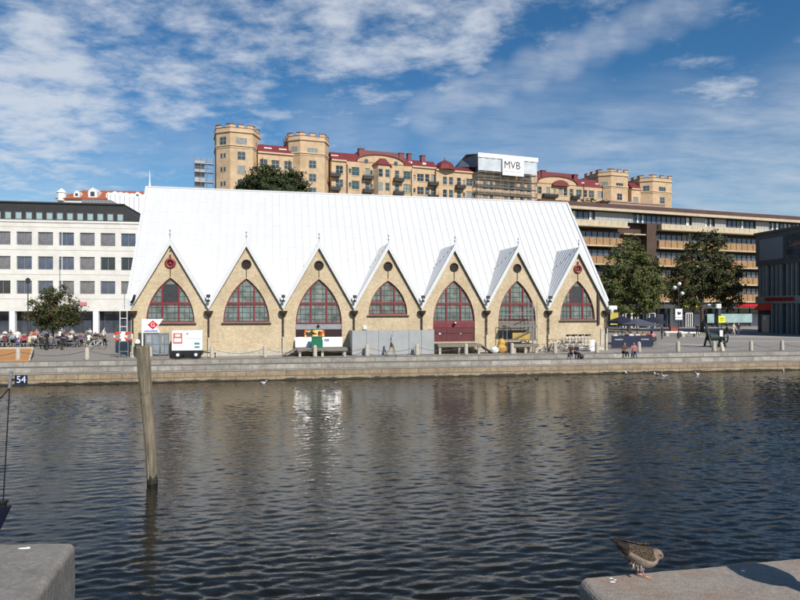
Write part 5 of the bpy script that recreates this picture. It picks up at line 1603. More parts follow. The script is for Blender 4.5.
staging('timber loading platform below the white sheeting, ramp on its left', 297, 347, .62, ramp=-1)
staging('timber loading platform below the oxblood doors', 436.5, 480, .80, ramp=1)
staging('timber loading platform below the scaffolding', 511, 537, .72)
p = F.w(gu(317, -1.1), -1.1, .622)
cr = thing('crate', 'green plastic crate standing on the platform before the white sheeting', 'crate', p, F.a)
gm = mat('green_plastic', (.015, .16, .085), .4, .15, 4)
b = MB(); b.box(-.42, .42, -.3, .3, 0, .06)
for x in (-.42, .38): b.box(x, x + .04, -.3, .3, .062, .78)
for y in (-.3, .26): b.box(-.378, .378, y, y + .04, .062, .78)
for z in (.25, .5): b.box(-.43, .43, -.315, -.302, z, z + .05)
b.build('crate_body', gm, cr)
b = MB(); b.box(-.45, .45, -.33, .33, .782, .86); b.build('rim', gm, cr)
b = MB(); b.box(-.35, .35, -.25, .25, .07, .5); b.build('contents', M['grey_panel'], cr)
# grey hoarding
hd = thing('hoarding', 'pale grey hoarding of six panels before the fourth gable', 'hoarding', F.w(0, 0), F.a)
v = -1.7; a, c = gu(352, v), gu(434.3, v)
marks = [a] + [gu(q, v) for q in (366.5, 378.7, 393, 408.8, 421.5)] + [c]
for q0, q1 in zip(marks, marks[1:]):
    b = MB(); b.box(q0 + .012, q1 - .012, v, v + .06, .04, 1.93); b.build('panel', M['grey_panel'], hd)
for q in (a, c - .06):
    b = MB(); b.box(q, q + .06, v + .063, -.1, .04, 1.93); b.build('side_panel', M['grey_panel'], hd)
b = MB()
for q in marks[1:-1]: b.box(q - .012, q + .012, v + .02, v + .055, .0, 1.93)
b.build('joint', M['charcoal'], hd)
# scaffolding before the sixth gable
sf = thing('scaffold', 'steel tube scaffold with diagonal braces and planks before the sixth gable', 'scaffolding', F.w(0, 0), F.a)
v = -1.3; a, c = gu(507, v), gu(537, v)
b = MB()
for x in (a, c, c - .35):
    for y in (v, v + .9): b.tube((x, y, .0), (x, y, 4.1 if x > a else 3.1), .028, n=6)
for z in (1.0, 2.15, 3.1):
    for y in (v, v + .9): b.tube((a, y, z), (c, y, z), .024, n=6)
b.build('standard', M['galv'], sf)
b = MB(); b.tube((a + .1, v - .04, .95), (c - .05, v - .04, 2.1), .045, n=6); b.tube((a + .5, v - .04, 2.95), (c - .1, v - .04, 3.75), .03, n=6); b.tube((a, v + .94, 2.15), (c, v + .94, 1.0), .03, n=6)
b.build('brace', M['timber'], sf)
for z in (1.02, 2.17):
    d = MB()
    for i in range(4): d.box(a - .1, c + .1, v + .03 + i * .22, v + .03 + i * .22 + .2, z, z + .05)
    d.build('plank', M['timber'], sf)
b = MB(); b.box(a + .6, c - .5, v + .3, v + .34, 1.08, 1.62); b.build('yellow_sheet', mat('yellow_sheet', (.46, .30, .07), .6, .2, 2), sf)
# heap of orange yellow sacks and a white one
b = MB()
p = F.w(gu(501, -1.2), -1.2)
for x, y, z, r in ((0, 0, .35, .38), (.1, .1, .8, .36), (.2, -.05, .35, .3)):
    b.ball((x, y, z), r * .9, r * .7, r * 1.05, 12, 8)
yel = mat('yellow_tarpaulin', (.52, .30, .06), .5, .25, 3, .6, bscale=6)
tag(b.build('tarpaulin_heap', yel, None, p, F.a, smooth=True), 'yellow orange tarpaulin heaped at the left foot of the scaffold', 'tarpaulin')
b = MB(); b.ball((0, 0, .24), .36, .3, .26, 12, 8); b.ball((.05, 0, .48), .12, .1, .1, 8, 6)
tag(b.build('sack', M['white_plain'], None, F.w(gu(494.5, -1.3), -1.3), 0, smooth=True), 'white sack lying right of the oxblood door platform', 'sack')
# bicycles
def make_bike():
    t = thing('bicycle', 'bicycle', 'bicycle')
    for x in (-.52, .52):
        w = MB(); ring = [(x + .33 * math.cos(2 * math.pi * k / 18), 0, .34 + .33 * math.sin(2 * math.pi * k / 18)) for k in range(18)]
        w.path(ring + ring[:1], .02, 5)
        o = w.build('wheel', M['black'], t)
        s = MB()
        for k in range(8): s.tube((x, 0, .34), ring[k * 2], .004, n=3)
        s.build('spokes', M['galv'], o)
    b = MB(); A, B_, C_, D_2 = (-.52, 0, .34), (-.08, 0, .32), (-.18, 0, .82), (.40, 0, .84)
    for p_, q_ in ((A, B_), (A, C_), (B_, C_), (B_, D_2), (C_, D_2), (D_2, (.52, 0, .34))): b.tube(p_, q_, .018, n=6)
    b.build('frame', M['white'], t)
    b = MB(); b.path([(.40, 0, .84), (.38, 0, 1.0)], .016, 6); b.path([(.25, -.26, 1.02), (.40, -.12, 1.02), (.40, .12, 1.02), (.25, .26, 1.02)], .014, 6); b.build('handlebar', M['black'], t)
    b = MB(); b.ball((-.2, 0, .92), .13, .07, .035, 8, 6); b.tube((-.18, 0, .8), (-.2, 0, .92), .014, n=6); b.build('saddle', M['black'], t)
    b = MB(); b.tube((-.08, -.09, .32), (-.08, .09, .32), .06, n=10); b.build('crank', M['black'], t)
    return t
bk = make_bike()
bk.location = F.w(gu(549, -.9), -.9); bk.rotation_euler = (0, 0, F.a + R(62)); tag(bk, 'white framed bicycle leaning under the downpipe right of the scaffold', 'bicycle', 'parked bicycles')
dup(bk, F.w(gu(553, -.75), -.75), F.a + R(75), 'bicycle parked behind the white bicycle, nearer the trolleys', 'parked bicycles')
dup(bk, F.w(gu(557.5, -.55), -.55), F.a + R(20), 'bicycle standing against the wall just left of the trolleys', 'parked bicycles')
dup(bk, ground(96, 349.5), R(25), 'bicycle beside the rightmost front picnic table', 'parked bicycles')
# wire trolleys by the seventh gable
def make_trolley():
    t = thing('wire_trolley', 'trolley', 'trolley')
    b = MB()
    for x in (-.28, 0, .28):
        for y in (-.3, .3): b.tube((x, y, .12), (x, y, 1.25), .014, n=5)
    for z in (.3, .6, .9, 1.2):
        for y in (-.3, .3): b.tube((-.28, y, z), (.28, y, z), .011, n=5)
        for x in (-.28, .28): b.tube((x, -.3, z), (x, .3, z), .011, n=5)
    b.build('cage', M['galv'], t)
    b = MB(); b.box(-.28, .28, -.3, .3, .1, .13); b.build('base', M['galv'], t)
    b = MB(); b.tube((-.25, -.32, 1.38), (.25, -.32, 1.38), .055, n=6); b.tube((-.2, -.32, 1.25), (-.2, -.32, 1.38), .03, n=5); b.tube((.2, -.32, 1.25), (.2, -.32, 1.38), .03, n=5); b.ball((.0, -.1, 1.33), .16, .1, .1, 8, 6); b.build('black_handle', M['black'], t)
    for x in (-.24, .24):
        for y in (-.25, .25):
            w = MB(); w.lathe([(.02, -.02), (.06, -.02), (.06, .02), (.02, .02)], (0, 0, 0), 8); o = w.build('castor', M['black'], t, (x, y, .062)); o.rotation_euler = (R(90), 0, 0)
    return t
tr0 = make_trolley()
for i, (px, lab) in enumerate(((567, 'leftmost of the four wire trolleys against the seventh gable'), (573, 'second wire trolley from the left against the seventh gable'), (579.5, 'third wire trolley from the left against the seventh gable'), (586, 'rightmost of the four wire trolleys against the seventh gable'))):
    loc = F.w(gu(px, -.55), -.55)
    o = tr0 if i == 0 else dup(tr0, loc)
    o.location = loc; o.rotation_euler = (0, 0, F.a); tag(o, lab, 'trolley', 'wire trolleys')
b = MB(); b.box(-.25, .25, -.02, .02, 0, .9); b.box(-.3, .3, -.02, .02, .9, .96)
tag(b.build('notice_board', M['white'], None, F.w(gu(592, -.7), -.7), F.a), 'small white board leaning right of the wire trolleys', 'board')
# orange board on the steps at the left
A, B_ = ground(-12, 361.6), ground(29.5, 361.2)
ob_ = thing('orange_ramp', 'tilted orange board with pale edges lying at the plaza edge on the left', 'board', (0, 0, 0))
C_, D_2 = at(33.2, 46.6, .62), at(-2, 46.2, .62)
b = MB(); th = Vector((0, 0, .05))
P4 = [A + Vector((0, 0, .05)), B_ + Vector((0, 0, .05)), C_, D_2]
b.add([tuple(q) for q in P4] + [tuple(q - th) for q in P4], [(0, 1, 2, 3), (7, 6, 5, 4), (0, 4, 5, 1), (1, 5, 6, 2), (2, 6, 7, 3), (3, 7, 4, 0)]); b.build('board', M['orange_ply'], ob_)
b = MB(); up = Vector((0, 0, .05)); b.bar(P4[1] + up, P4[2] + up, .10); b.build('edge_strip', M['cream_paint'], ob_)
b = MB(); b.bar(P4[3] + up, P4[2] + up, .09); b.build('edge_strip', M['cream_paint'], ob_)
b = MB(); b.bar(C_ - th, (C_.x, C_.y, 0), .1); b.bar(D_2 - th, (D_2.x, D_2.y, 0), .1); b.build('support', M['timber'], ob_)
# lamp posts and flagpole
def lamp_post(px, py, h, label, globes=1, name='street_lamp'):
    p = ground(px, py); t = thing(name, label, 'street lamp', p)
    b = MB(); b.lathe([(.14, 0), (.12, .6), (.07, .8), (.055, h - .4), (.04, h)], n=10); b.build('pole', M['charcoal'], t)
    if globes == 1:
        b = MB(); b.lathe([(.05, h), (.2, h + .08), (.26, h + .5), (.3, h + .52), (.05, h + .75)], n=10); b.build('lamp_head', M['charcoal'], t)
    else:
        for x, z in ((-.45, h - .2), (.45, h - .9), (.1, h + .25))[:globes]:
            b = MB(); b.tube((0, 0, z - .25), (x, 0, z - .25), .03, n=6); b.build('arm', M['charcoal'], t)
            b = MB(); b.ball((x, 0, z), .22, .22, .22, 12, 8); b.build('globe', M['white'], t)
    return t
lamp_post(28, 338, 6.6, 'dark street lamp post rising above the picnic tables before the white office block')
lp = lamp_post(678.5, 338.5, 6.3, 'street lamp with white globes and a square white sign, right of the green tree', 3)
b = MB(); b.box(-.42, .42, -.1, -.06, 2.55, 3.55); sg = b.build('sign_board', M['white_plain'], lp)
b = MB(); b.prism([(-.1, 2.8), (.25, 2.95), (.22, 3.2), (.02, 3.1), (-.05, 3.25), (-.2, 3.15)], -.115, -.102); b.build('sign_symbol', M['black'], sg)
b = MB(); b.box(-.42, .42, -.1, -.06, 2.25, 2.5); b.build('lower_plate', M['white_plain'], lp)
p = at(62, 84, 0)
fp = thing('flagpole', 'thin white flagpole before the white office block', 'flagpole', p)
b = MB(); b.tube((0, 0, 0), (0, 0, zat(232, 84)), .07, .04, 8); b.build('pole', M['white'], fp)
b = MB(); b.ball((0, 0, zat(232, 84) + .08), .09, .09, .09); b.build('finial', M['white'], fp)

# ---- cafe at the right end: navy screens, parasols, guests
cf = Frame(*ground(632, 348.2).to_2d(), 8)
def scr(i, x0, x1, lab, letters):
    t = thing('wind_screen', lab, 'screen', cf.w(0, 0), cf.a, 'navy cafe screens')
    b = MB(); b.box(x0, x1, -.02, .02, .10, 1.10); b.build('fabric', mat('navy_canvas', (.008, .014, .045), .7, .2, 3), t)
    b = MB()
    for x in (x0, x1): b.tube((x, 0, 0), (x, 0, 1.16), .025, n=6); b.box(x - .04, x + .04, -.25, .25, 0, .03)
    b.tube((x0, 0, 1.13), (x1, 0, 1.13), .02, n=6); b.build('frame', M['black'], t)
    if letters:
        b = MB(); q = x0 + .3; rr = random.Random(i)
        while q < x0 + 1.0: l = rr.uniform(.06, .12); b.box(q, q + l, -.032, -.022, .74 + rr.uniform(-.02, .02), .86); q += l + .03
        b.build('pale_lettering', M['grey_panel'], t)
scr(0, -1.95, -.95, 'navy cafe screen nearest the market hall, with faint pale lettering', True)
scr(1, -.93, .55, 'plain navy cafe screen in the middle of the row', False)
scr(2, .57, 1.95, 'navy cafe screen at the right end of the row, with pale lettering', True)
def parasol(px, py, h, r, colname, rgb, label, rot):
    p = ground(px, py); t = thing('parasol', label, 'parasol', p, rot, 'cafe parasols')
    b = MB(); b.tube((0, 0, .05), (0, 0, h), .03, n=8); b.box(-.3, .3, -.3, .3, 0, .06); b.build('pole', M['charcoal'], t)
    b = MB(); n = 8
    vs = [(0, 0, h)] + [(r * math.cos(2 * math.pi * k / n), r * math.sin(2 * math.pi * k / n), h - .55) for k in range(n)] + [(r * math.cos(2 * math.pi * k / n), r * math.sin(2 * math.pi * k / n), h - .75) for k in range(n)]
    b.add(vs, [(0, 1 + k, 1 + (k + 1) % n) for k in range(n)] + [(1 + k, 9 + k, 9 + (k + 1) % n, 1 + (k + 1) % n) for k in range(n)])
    b.build('canopy', mat(colname, rgb, .8, .15, 2), t)
parasol(622, 344.0, 2.85, 1.5, 'navy_parasol_cloth', (.012, .016, .04), 'dark navy parasol right beside the corner of the market hall', .2)
parasol(637, 344.5, 2.62, 1.85, 'slate_parasol_cloth', (.075, .08, .11), 'slate grey parasol in the middle of the cafe', .35)
parasol(653, 340.0, 2.7, 1.4, 'dark_navy_cloth', (.015, .018, .035), 'dark parasol at the right end of the cafe', .1)
def make_cafe_table():
    t = thing('cafe_table', 'round cafe table', 'table'); b = MB(); b.lathe([(.38, .70), (.38, .74)], n=16); b.build('top', M['grey_panel'], t)
    b = MB(); b.tube((0, 0, 0), (0, 0, .7), .03, n=8); b.lathe([(.25, 0), (.25, .03), (.04, .06)], n=12); b.build('base', M['charcoal'], t); return t
def make_chair():
    t = thing('cafe_chair', 'cafe chair', 'chair'); b = MB(); b.box(-.2, .2, -.2, .2, .42, .46); b.build('seat', M['charcoal'], t)
    b = MB(); b.box(-.2, .2, -.24, -.203, .5, .88); b.build('backrest', M['charcoal'], t)
    for x in (-.18, .18):
        for y in (-.18, .18): b = MB(); b.tube((x, y, 0), (x, y, .42), .014, n=5); b.build('leg', M['charcoal'], t)
    return t
ct, cc = make_cafe_table(), make_chair()
cg = [(615, 346.5, 'white', 'dark', 'dark', 'leftmost'), (619.5, 345.6, 'grey', 'dark', 'brown', 'second from left'), (626, 346.3, 'black', 'navy', 'blond', 'third from left'), (631.5, 346.6, 'white', 'dark', 'dark', 'fourth from left'),
      (637.5, 346.2, 'white', 'navy', 'brown', 'fourth from right'), (643.5, 346.6, 'orange', 'dark', 'brown', 'third from right'), (648, 345.7, 'maroon', 'dark', 'dark', 'second from right'), (653.5, 345.8, 'pink', 'dark', 'blond', 'rightmost')]
for i, (px, py, top, bot, hair, w_) in enumerate(cg):
    p = ground(px, py); fa = 90 if i % 2 else -70
    person('sit', p, fa, top, bot, hair, f'cafe guest in {top} behind the navy screens, {w_} of eight', 'guests behind the navy screens', seat=.50, sc=1.04)
    o = cc if i == 0 else dup(cc, p)
    o.location = p; o.rotation_euler = (0, 0, R(fa - 90)); tag(o, f'dark cafe chair of the {w_} guest in {top}', 'chair', 'cafe chairs')
for i, (px, py, w_) in enumerate(((617.5, 344.8, 'left'), (629, 345.0, 'middle'), (640.5, 344.6, 'right of middle'), (651, 344.2, 'right'))):
    p = ground(px, py); o = ct if i == 0 else dup(ct, p)
    o.location = p; tag(o, f'small round cafe table behind the navy screens, the {w_} one', 'table', 'cafe tables')
# people elsewhere
def on_step(px, v=1.35): u = Q.u(px, v); return Q.w(u, v, 0)
p = on_step(623.5, 1.95); person('sit_step', p, -75, 'brown', 'dark', 'dark', 'person in dark brown jacket sitting on the step, left of the pair', sc=1.0, seat=.006, shoe=SHOE_W)
p = on_step(633.5, 1.95); person('sit_step', p, -100, 'pink', 'jeans blue', 'brown', 'person in pink top sitting on the step, right of the pair', sc=.98, seat=.006)
p = on_step(571, 1.95); person('sit_step', p, -110, 'brown', 'navy', 'blond', 'person in brown top sitting alone on the step before the seventh gable', sc=.95, seat=.006, shoe=SHOE_W)
p = on_step(575.5, 1.95); person('sit_step', p, -70, 'navy', 'dark', 'dark', 'person in navy sitting close beside the brown topped one on the step', sc=.95, seat=.006)
b = MB(); b.ball((0, 0, .17), .2, .14, .17, 10, 6); b.path([(-.12, 0, .3), (0, 0, .42), (.12, 0, .3)], .012, 5)
tag(b.build('bag', M['black'], None, on_step(581.5, 1.3) - Vector((0, 0, .347)), .3, smooth=True), 'black bag on the step right of the two seated before the seventh gable', 'bag')
p = ground(391.5, 356.4); person('walk', p, 20, 'pale blue', 'khaki', 'grey', 'walker in pale blue shirt and khaki trousers before the grey hoarding', sc=.98)
p = ground(662, 339.5); person('stand', p, 150, 'black', 'dark', 'dark', 'person in black standing right of the cafe')
p = ground(697.5, 337.3); person('stand', p, 60, 'dark', 'dark', 'brown', 'dark dressed person standing by the right end of the white benches')
p = ground(733.5, 336.0); person('walk', p, -60, 'cream', 'cream', 'blond', 'person in cream walking right of the yellow sign')
p = ground(738.5, 336.0); person('walk', p, -100, 'black', 'jeans blue', 'dark', 'person in black walking next to the one in cream')
p = ground(727, 334.0); person('stand', p, 200, 'green', 'dark', 'brown', 'person in dark green standing behind the old winch')
p = ground(651.5, 339.5); person('stand', p, -60, 'pale blue', 'navy', 'grey', 'person in pale blue standing at the right end of the cafe')
# white benches
bn0 = None
for i, (px, py, lab) in enumerate(((673, 336.0, 'white stone bench behind the street lamp, the left one'), (689, 336.8, 'white stone bench right of the street lamp'))):
    p = ground(px, py)
    if bn0 is None:
        bn0 = thing('stone_bench', lab, 'bench', p, .1, 'white stone benches'); b = MB(); b.box(-1.25, 1.25, -.35, .35, .42, .62); b.build('seat', M['white'], bn0, bevel=.03)
        for x in (-.9, .9): b = MB(); b.box(x - .2, x + .2, -.3, .3, 0, .418); b.build('support', M['stone_bollard'], bn0)
    else: dup(bn0, p, .1, lab)
# old winch with yellow sign
p = ground(715, 347.3); wn = thing('old_winch', 'dark green cast iron quayside winch beside the yellow sign', 'winch', p, .2)
gi = mat('dark_green_iron', (.016, .032, .026), .5, .3, 3)
for x in (-.75, .75):
    b = MB(); b.bar((x, -.5, 0), (x, .0, 1.5), .13); b.bar((x, .5, 0), (x, .0, 1.5), .13); b.bar((x, -.5, .12), (x, .5, .12), .12); b.build('side_frame', gi, wn)
b = MB(); b.tube((-.7, 0, .95), (.7, 0, .95), .34, n=16); b.build('drum', gi, wn)
b = MB()
ring = [(.88, .62 * math.cos(2 * math.pi * k / 24), .95 + .62 * math.sin(2 * math.pi * k / 24)) for k in range(24)]
b.path(ring + ring[:1], .07, 6)
for k in range(6): b.bar((.88, 0, .95), ring[k * 4], .07)
b.build('gear_wheel', gi, wn)
b = MB(); b.bar((-.9, 0, .95), (-1.05, -.1, 1.75), .07); b.tube((-1.05, -.1, 1.72), (-1.3, -.1, 1.72), .05, n=6); b.build('crank', gi, wn)
b = MB(); b.bar((-.75, 0, 1.45), (-.85, .1, 2.1), .16); b.build('pawl_arm', gi, wn)
p = ground(721.5, 347.5); ys = thing('yellow_sign', 'square yellow sign on a post with a white notice lower down', 'sign', p)
b = MB(); b.tube((0, 0, 0), (0, 0, 2.9), .035, n=8); b.build('post', M['charcoal'], ys)
b = MB(); b.box(-.32, .32, -.07, -.038, 2.28, 2.92); o = b.build('sign_board', mat('lemon_sign', S(225, 225, 60), .5, .06), ys, bevel=.02)
b = MB(); b.box(-.2, .2, -.085, -.072, 2.66, 2.72); b.box(-.16, .12, -.085, -.072, 2.5, 2.55); b.build('sign_symbol', mat('olive_print', S(130, 130, 40), .6, .1), o)
b = MB(); b.box(-.2, .1, -.07, -.038, 1.02, 1.6); b.build('white_notice', M['white_plain'], ys)
b = MB(); b.lathe([(.2, 0), (.18, .1), (.11, .7), (.06, .76)], n=12)
o = b.build('leaning_post', M['cream_paint'], None, Q.w(Q.u(722.5, 2.75), 2.75, .0), 0, smooth=True); o.rotation_euler = (0, R(-9), 0); tag(o, 'pale leaning post in front of the yellow sign, right of a bollard', 'post')
p = ground(716, 333.5); wl = thing('white_lamp_box', 'white box lamp on a post with a side arm above the yellow sign', 'street lamp', p)
hh = zat(306, p.y)
b = MB(); b.tube((.3, 0, 0), (.3, 0, hh), .06, n=8); b.tube((.3, 0, hh), (-.9, 0, hh + .15), .04, n=6); b.build('pole', M['charcoal'], wl)
b = MB(); b.box(-.05, .65, -.25, .25, hh - .35, hh + .3); b.build('lamp_box', M['white'], wl, bevel=.04)
b = MB(); b.ball((-1.0, 0, hh + .15), .28, .2, .12, 10, 6); b.build('lamp_head', M['white'], wl)
# A-board of the shop, low red thing by the benches
b = MB(); b.box(-.6, .6, -.3, .3, 0, .75); b.box(-.66, .66, -.36, .36, .752, .82)
tag(b.build('planter_box', mat('terracotta_box', (.30, .08, .05), .8, .2, 3), None, ground(673.5, 331.8), .1, bevel=.02), 'terracotta planter box behind the white benches', 'planter')

# ---- the leaning pile in the water
def pile():
    base = ground(151, 483, ZW); top = at(144.2, base.y - .15, zat(345.5, base.y))
    ax = (top - base); L_ = ax.length; ax.normalize()
    base2 = base - ax * .9; H_ = L_ + .9
    a = ax.orthogonal().normalized(); c = ax.cross(a)
    rnd = random.Random(12); n = 56; rows = 90
    cracks = [(rnd.uniform(0, 6.28), rnd.uniform(.05, .10), rnd.uniform(0, .5), rnd.uniform(.6, 1.1), rnd.uniform(-.5, .5)) for _ in range(13)]
    ph = [rnd.uniform(0, 6.28) for _ in range(8)]
    V, Fc, MI = [], [], []
    for i in range(rows + 1):
        s = i / rows; h = s * H_
        r = .138 + .036 * s
        bend = .035 * math.sin(s * 4.2 + .5)
        if h > H_ * .70: r *= 1.03
        for k in range(n):
            t = 2 * math.pi * k / n
            g = 1 + .055 * math.sin(3 * t + ph[0] + s * 2) + .03 * math.sin(7 * t + ph[1] + s * 3) + .022 * math.sin(13 * t + ph[2]) + .018 * math.sin(s * 31 + 2 * t + ph[3]) + rnd.uniform(-.025, .025)
            for ca, cd, c0, c1, cw in cracks:
                if c0 < s < c1:
                    dd = abs((t - ca - cw * s + math.pi) % (2 * math.pi) - math.pi); g -= cd * max(0, 1 - dd / .13)
            if abs(h - H_ * .715) < .035: g *= .88
            top_n = .05 * math.sin(2 * t + ph[4]) if i == rows else 0
            q = base2 + ax * (h + top_n) + (a * math.cos(t) + c * math.sin(t)) * r * g + Vector((bend, 0, 0))
            V.append(tuple(q))
    for i in range(rows):
        for k in range(n):
            Fc.append((i * n + k, i * n + (k + 1) % n, (i + 1) * n + (k + 1) % n, (i + 1) * n + k)); MI.append(0 if V[i * n + k][2] > ZW + .16 + .05 * math.sin(k * .55 + 1) + .035 * math.sin(k * 1.9) else 1)
    V.append(tuple(base2 + ax * (H_ - .02))); e = len(V) - 1
    for k in range(n): Fc.append((rows * n + k, rows * n + (k + 1) % n, e)); MI.append(0)
    b = MB(); b.v, b.f, b.m = V, Fc, MI
    o = b.build('mooring_pile', [M['pile'], M['quay_wet']], None, (0, 0, 0), smooth=True)
    tag(o, 'tall weathered wooden mooring pile leaning left in the canal', 'pile')
pile()

# ---- boat bow at the left edge with its staff and berth number plate
def boat():
    tip = at(11.2, 13.1, zat(506, 13.1))
    t = thing('moored_boat', 'dark navy boat, only its bow showing at the left edge', 'boat', (tip.x, tip.y, ZW), R(0))
    V, Fc = [], []
    st = 14; zt_ = tip.z - ZW
    for i in range(st + 1):
        s = i / st; x = -s * 6.0
        hb = .02 + 1.05 * min(1, (s * 1.7)) ** .6 * (1 - .15 * s)
        zs_ = zt_ * (1 - .28 * math.sin(s * math.pi * .6)); rk = .42 * (1 - s) ** 3
        for (f, zf) in ((-1, 1), (-.92, .55), (-.6, .1), (0, -.25), (.6, .1), (.92, .55), (1, 1)):
            V.append((x - rk * (1 - max(zf, 0)) - (.25 if zf < 0 else 0), f * hb, zs_ * zf))
    for i in range(st):
        for k in range(6): Fc.append((i * 7 + k, i * 7 + k + 1, (i + 1) * 7 + k + 1, (i + 1) * 7 + k))
    Fc.append(tuple(range(st * 7, st * 7 + 7)))
    b = MB(); b.add(V, Fc); b.build('hull', mat('navy_hull', (.012, .014, .035), .3, .2, 2), t, smooth=True)
    b = MB(); dv = []
    for i in range(st + 1): dv += [V[i * 7], V[i * 7 + 6]]
    dv = [(x, y * .98, z - .03) for x, y, z in dv]
    b.add(dv, [(i * 2, i * 2 + 1, i * 2 + 3, i * 2 + 2) for i in range(st)]); b.build('deck', M['charcoal'], t)
    b = MB(); b.prism([(-4.9, zt_ * .75), (-2.6, zt_ * .75), (-2.9, zt_ + .35), (-4.8, zt_ + .4)], -.7, .7); b.build('cabin', M['white'], t, bevel=.05)
    q = at(3, 13.1, zat(503, 13.1)); lx = q.x - tip.x
    b = MB(); b.lathe([(.09, 0), (.09, .12), (.12, .13), (.12, .18)], (lx - .02, 0, zt_ - .06), 10); b.build('bitt', M['black'], t)
    tp = at(9.6, 13.1, zat(388, 13.1)); L0 = Vector((lx, 0, zt_)); L1 = Vector((tp.x - tip.x, 0, tp.z - ZW))
    b = MB(); b.tube(L0, L1, .014, .012, 6); b.build('staff', M['black'], t)
    g1 = at(11.5, 13.1, zat(371, 13.1)); L2 = Vector((g1.x - tip.x, 0, g1.z - ZW))
    b = MB(); b.tube(L1, L2, .035, .03, 8); b.build('staff_head', M['galv'], t)
    e = at(-46, 13.1, zat(450, 13.1)); b = MB(); b.tube(L1, (e.x - tip.x, .0, e.z - ZW), .012, n=6); b.build('stay', M['black'], t)
    x0, x1 = at(15.0, 13.1).x - tip.x, at(27.2, 13.1).x - tip.x; z0, z1 = zat(384.3, 13.1) - ZW, zat(375.2, 13.1) - ZW
    b = MB(); b.box(x0, x1, -.012, .012, z0, z1); b.box(L2.x, x0, -.01, .01, (z0 + z1) / 2 - .02, (z0 + z1) / 2 + .02); o = b.build('number_plate', mat('dark_blue_enamel', (.012, .02, .075), .35, .15, 4), t)
    lettering('54', .21, M['white_plain'], o, ((x0 + x1) / 2 + .01, -.016, (z0 + z1) / 2), ext=.002, name='number')
boat()

# ---- birds on the water
def small_gull():
    b = MB()
    ring = [(-.2, .02, .10), (-.14, .05, .085), (-.05, .085, .07), (.06, .085, .07), (.12, .05, .10), (.15, .042, .17), (.17, .045, .22), (.205, .03, .235), (.235, .008, .225)]
    vs, fs = [], []; n = 10
    for x, r, z in ring:
        for k in range(n): t = 2 * math.pi * k / n; vs.append((x, r * math.cos(t), z + r * .85 * math.sin(t)))
    for i in range(len(ring) - 1):
        for k in range(n): fs.append([i * n + k, i * n + (k + 1) % n, (i + 1) * n + (k + 1) % n, (i + 1) * n + k])
    fs += [list(range(n))[::-1], list(range((len(ring) - 1) * n, len(ring) * n))]
    b.add(vs, fs); return b
sgm = small_gull().mesh('floating_gull', M['white'], True); wgm = MB().ball((-.08, .0, .11), .16, .095, .06, 10, 6).mesh('folded_wings', mat('gull_grey_wing', (.34, .36, .38), .7, .15, 8), True)
for i, (px, py, dark, lab) in enumerate(((263.5, 383.5, 0, 'white gull floating alone below the second gable'), (537, 379.5, 1, 'dark duck floating below the sixth gable'), (626, 374.0, 0, 'white gull floating below the seated pair'), (656.5, 375.2, 0, 'white gull, the left bird of three floating below the plaza'), (664.5, 376.6, 0, 'white gull, nearest bird of the floating three'),
                                      (697.5, 374.8, 0, 'larger white gull floating below the old winch'), (783, 371.3, 0, 'gull floating close to the right edge'))):
    p = ground(px, py, ZW + .0); t = thing('floating_gull' if not dark else 'floating_duck', lab, 'gull' if not dark else 'duck', p + Vector((0, 0, -.03)), R(40 * i), None if dark else 'gulls on the water')
    o = place(sgm, 'body', t, (0, 0, 0)); place(wgm, 'folded_wings', t, (0, 0, 0))
    if dark:
        for c in t.children: c.material_slots[0].link = 'OBJECT'; c.material_slots[0].material = M['dark_brown']

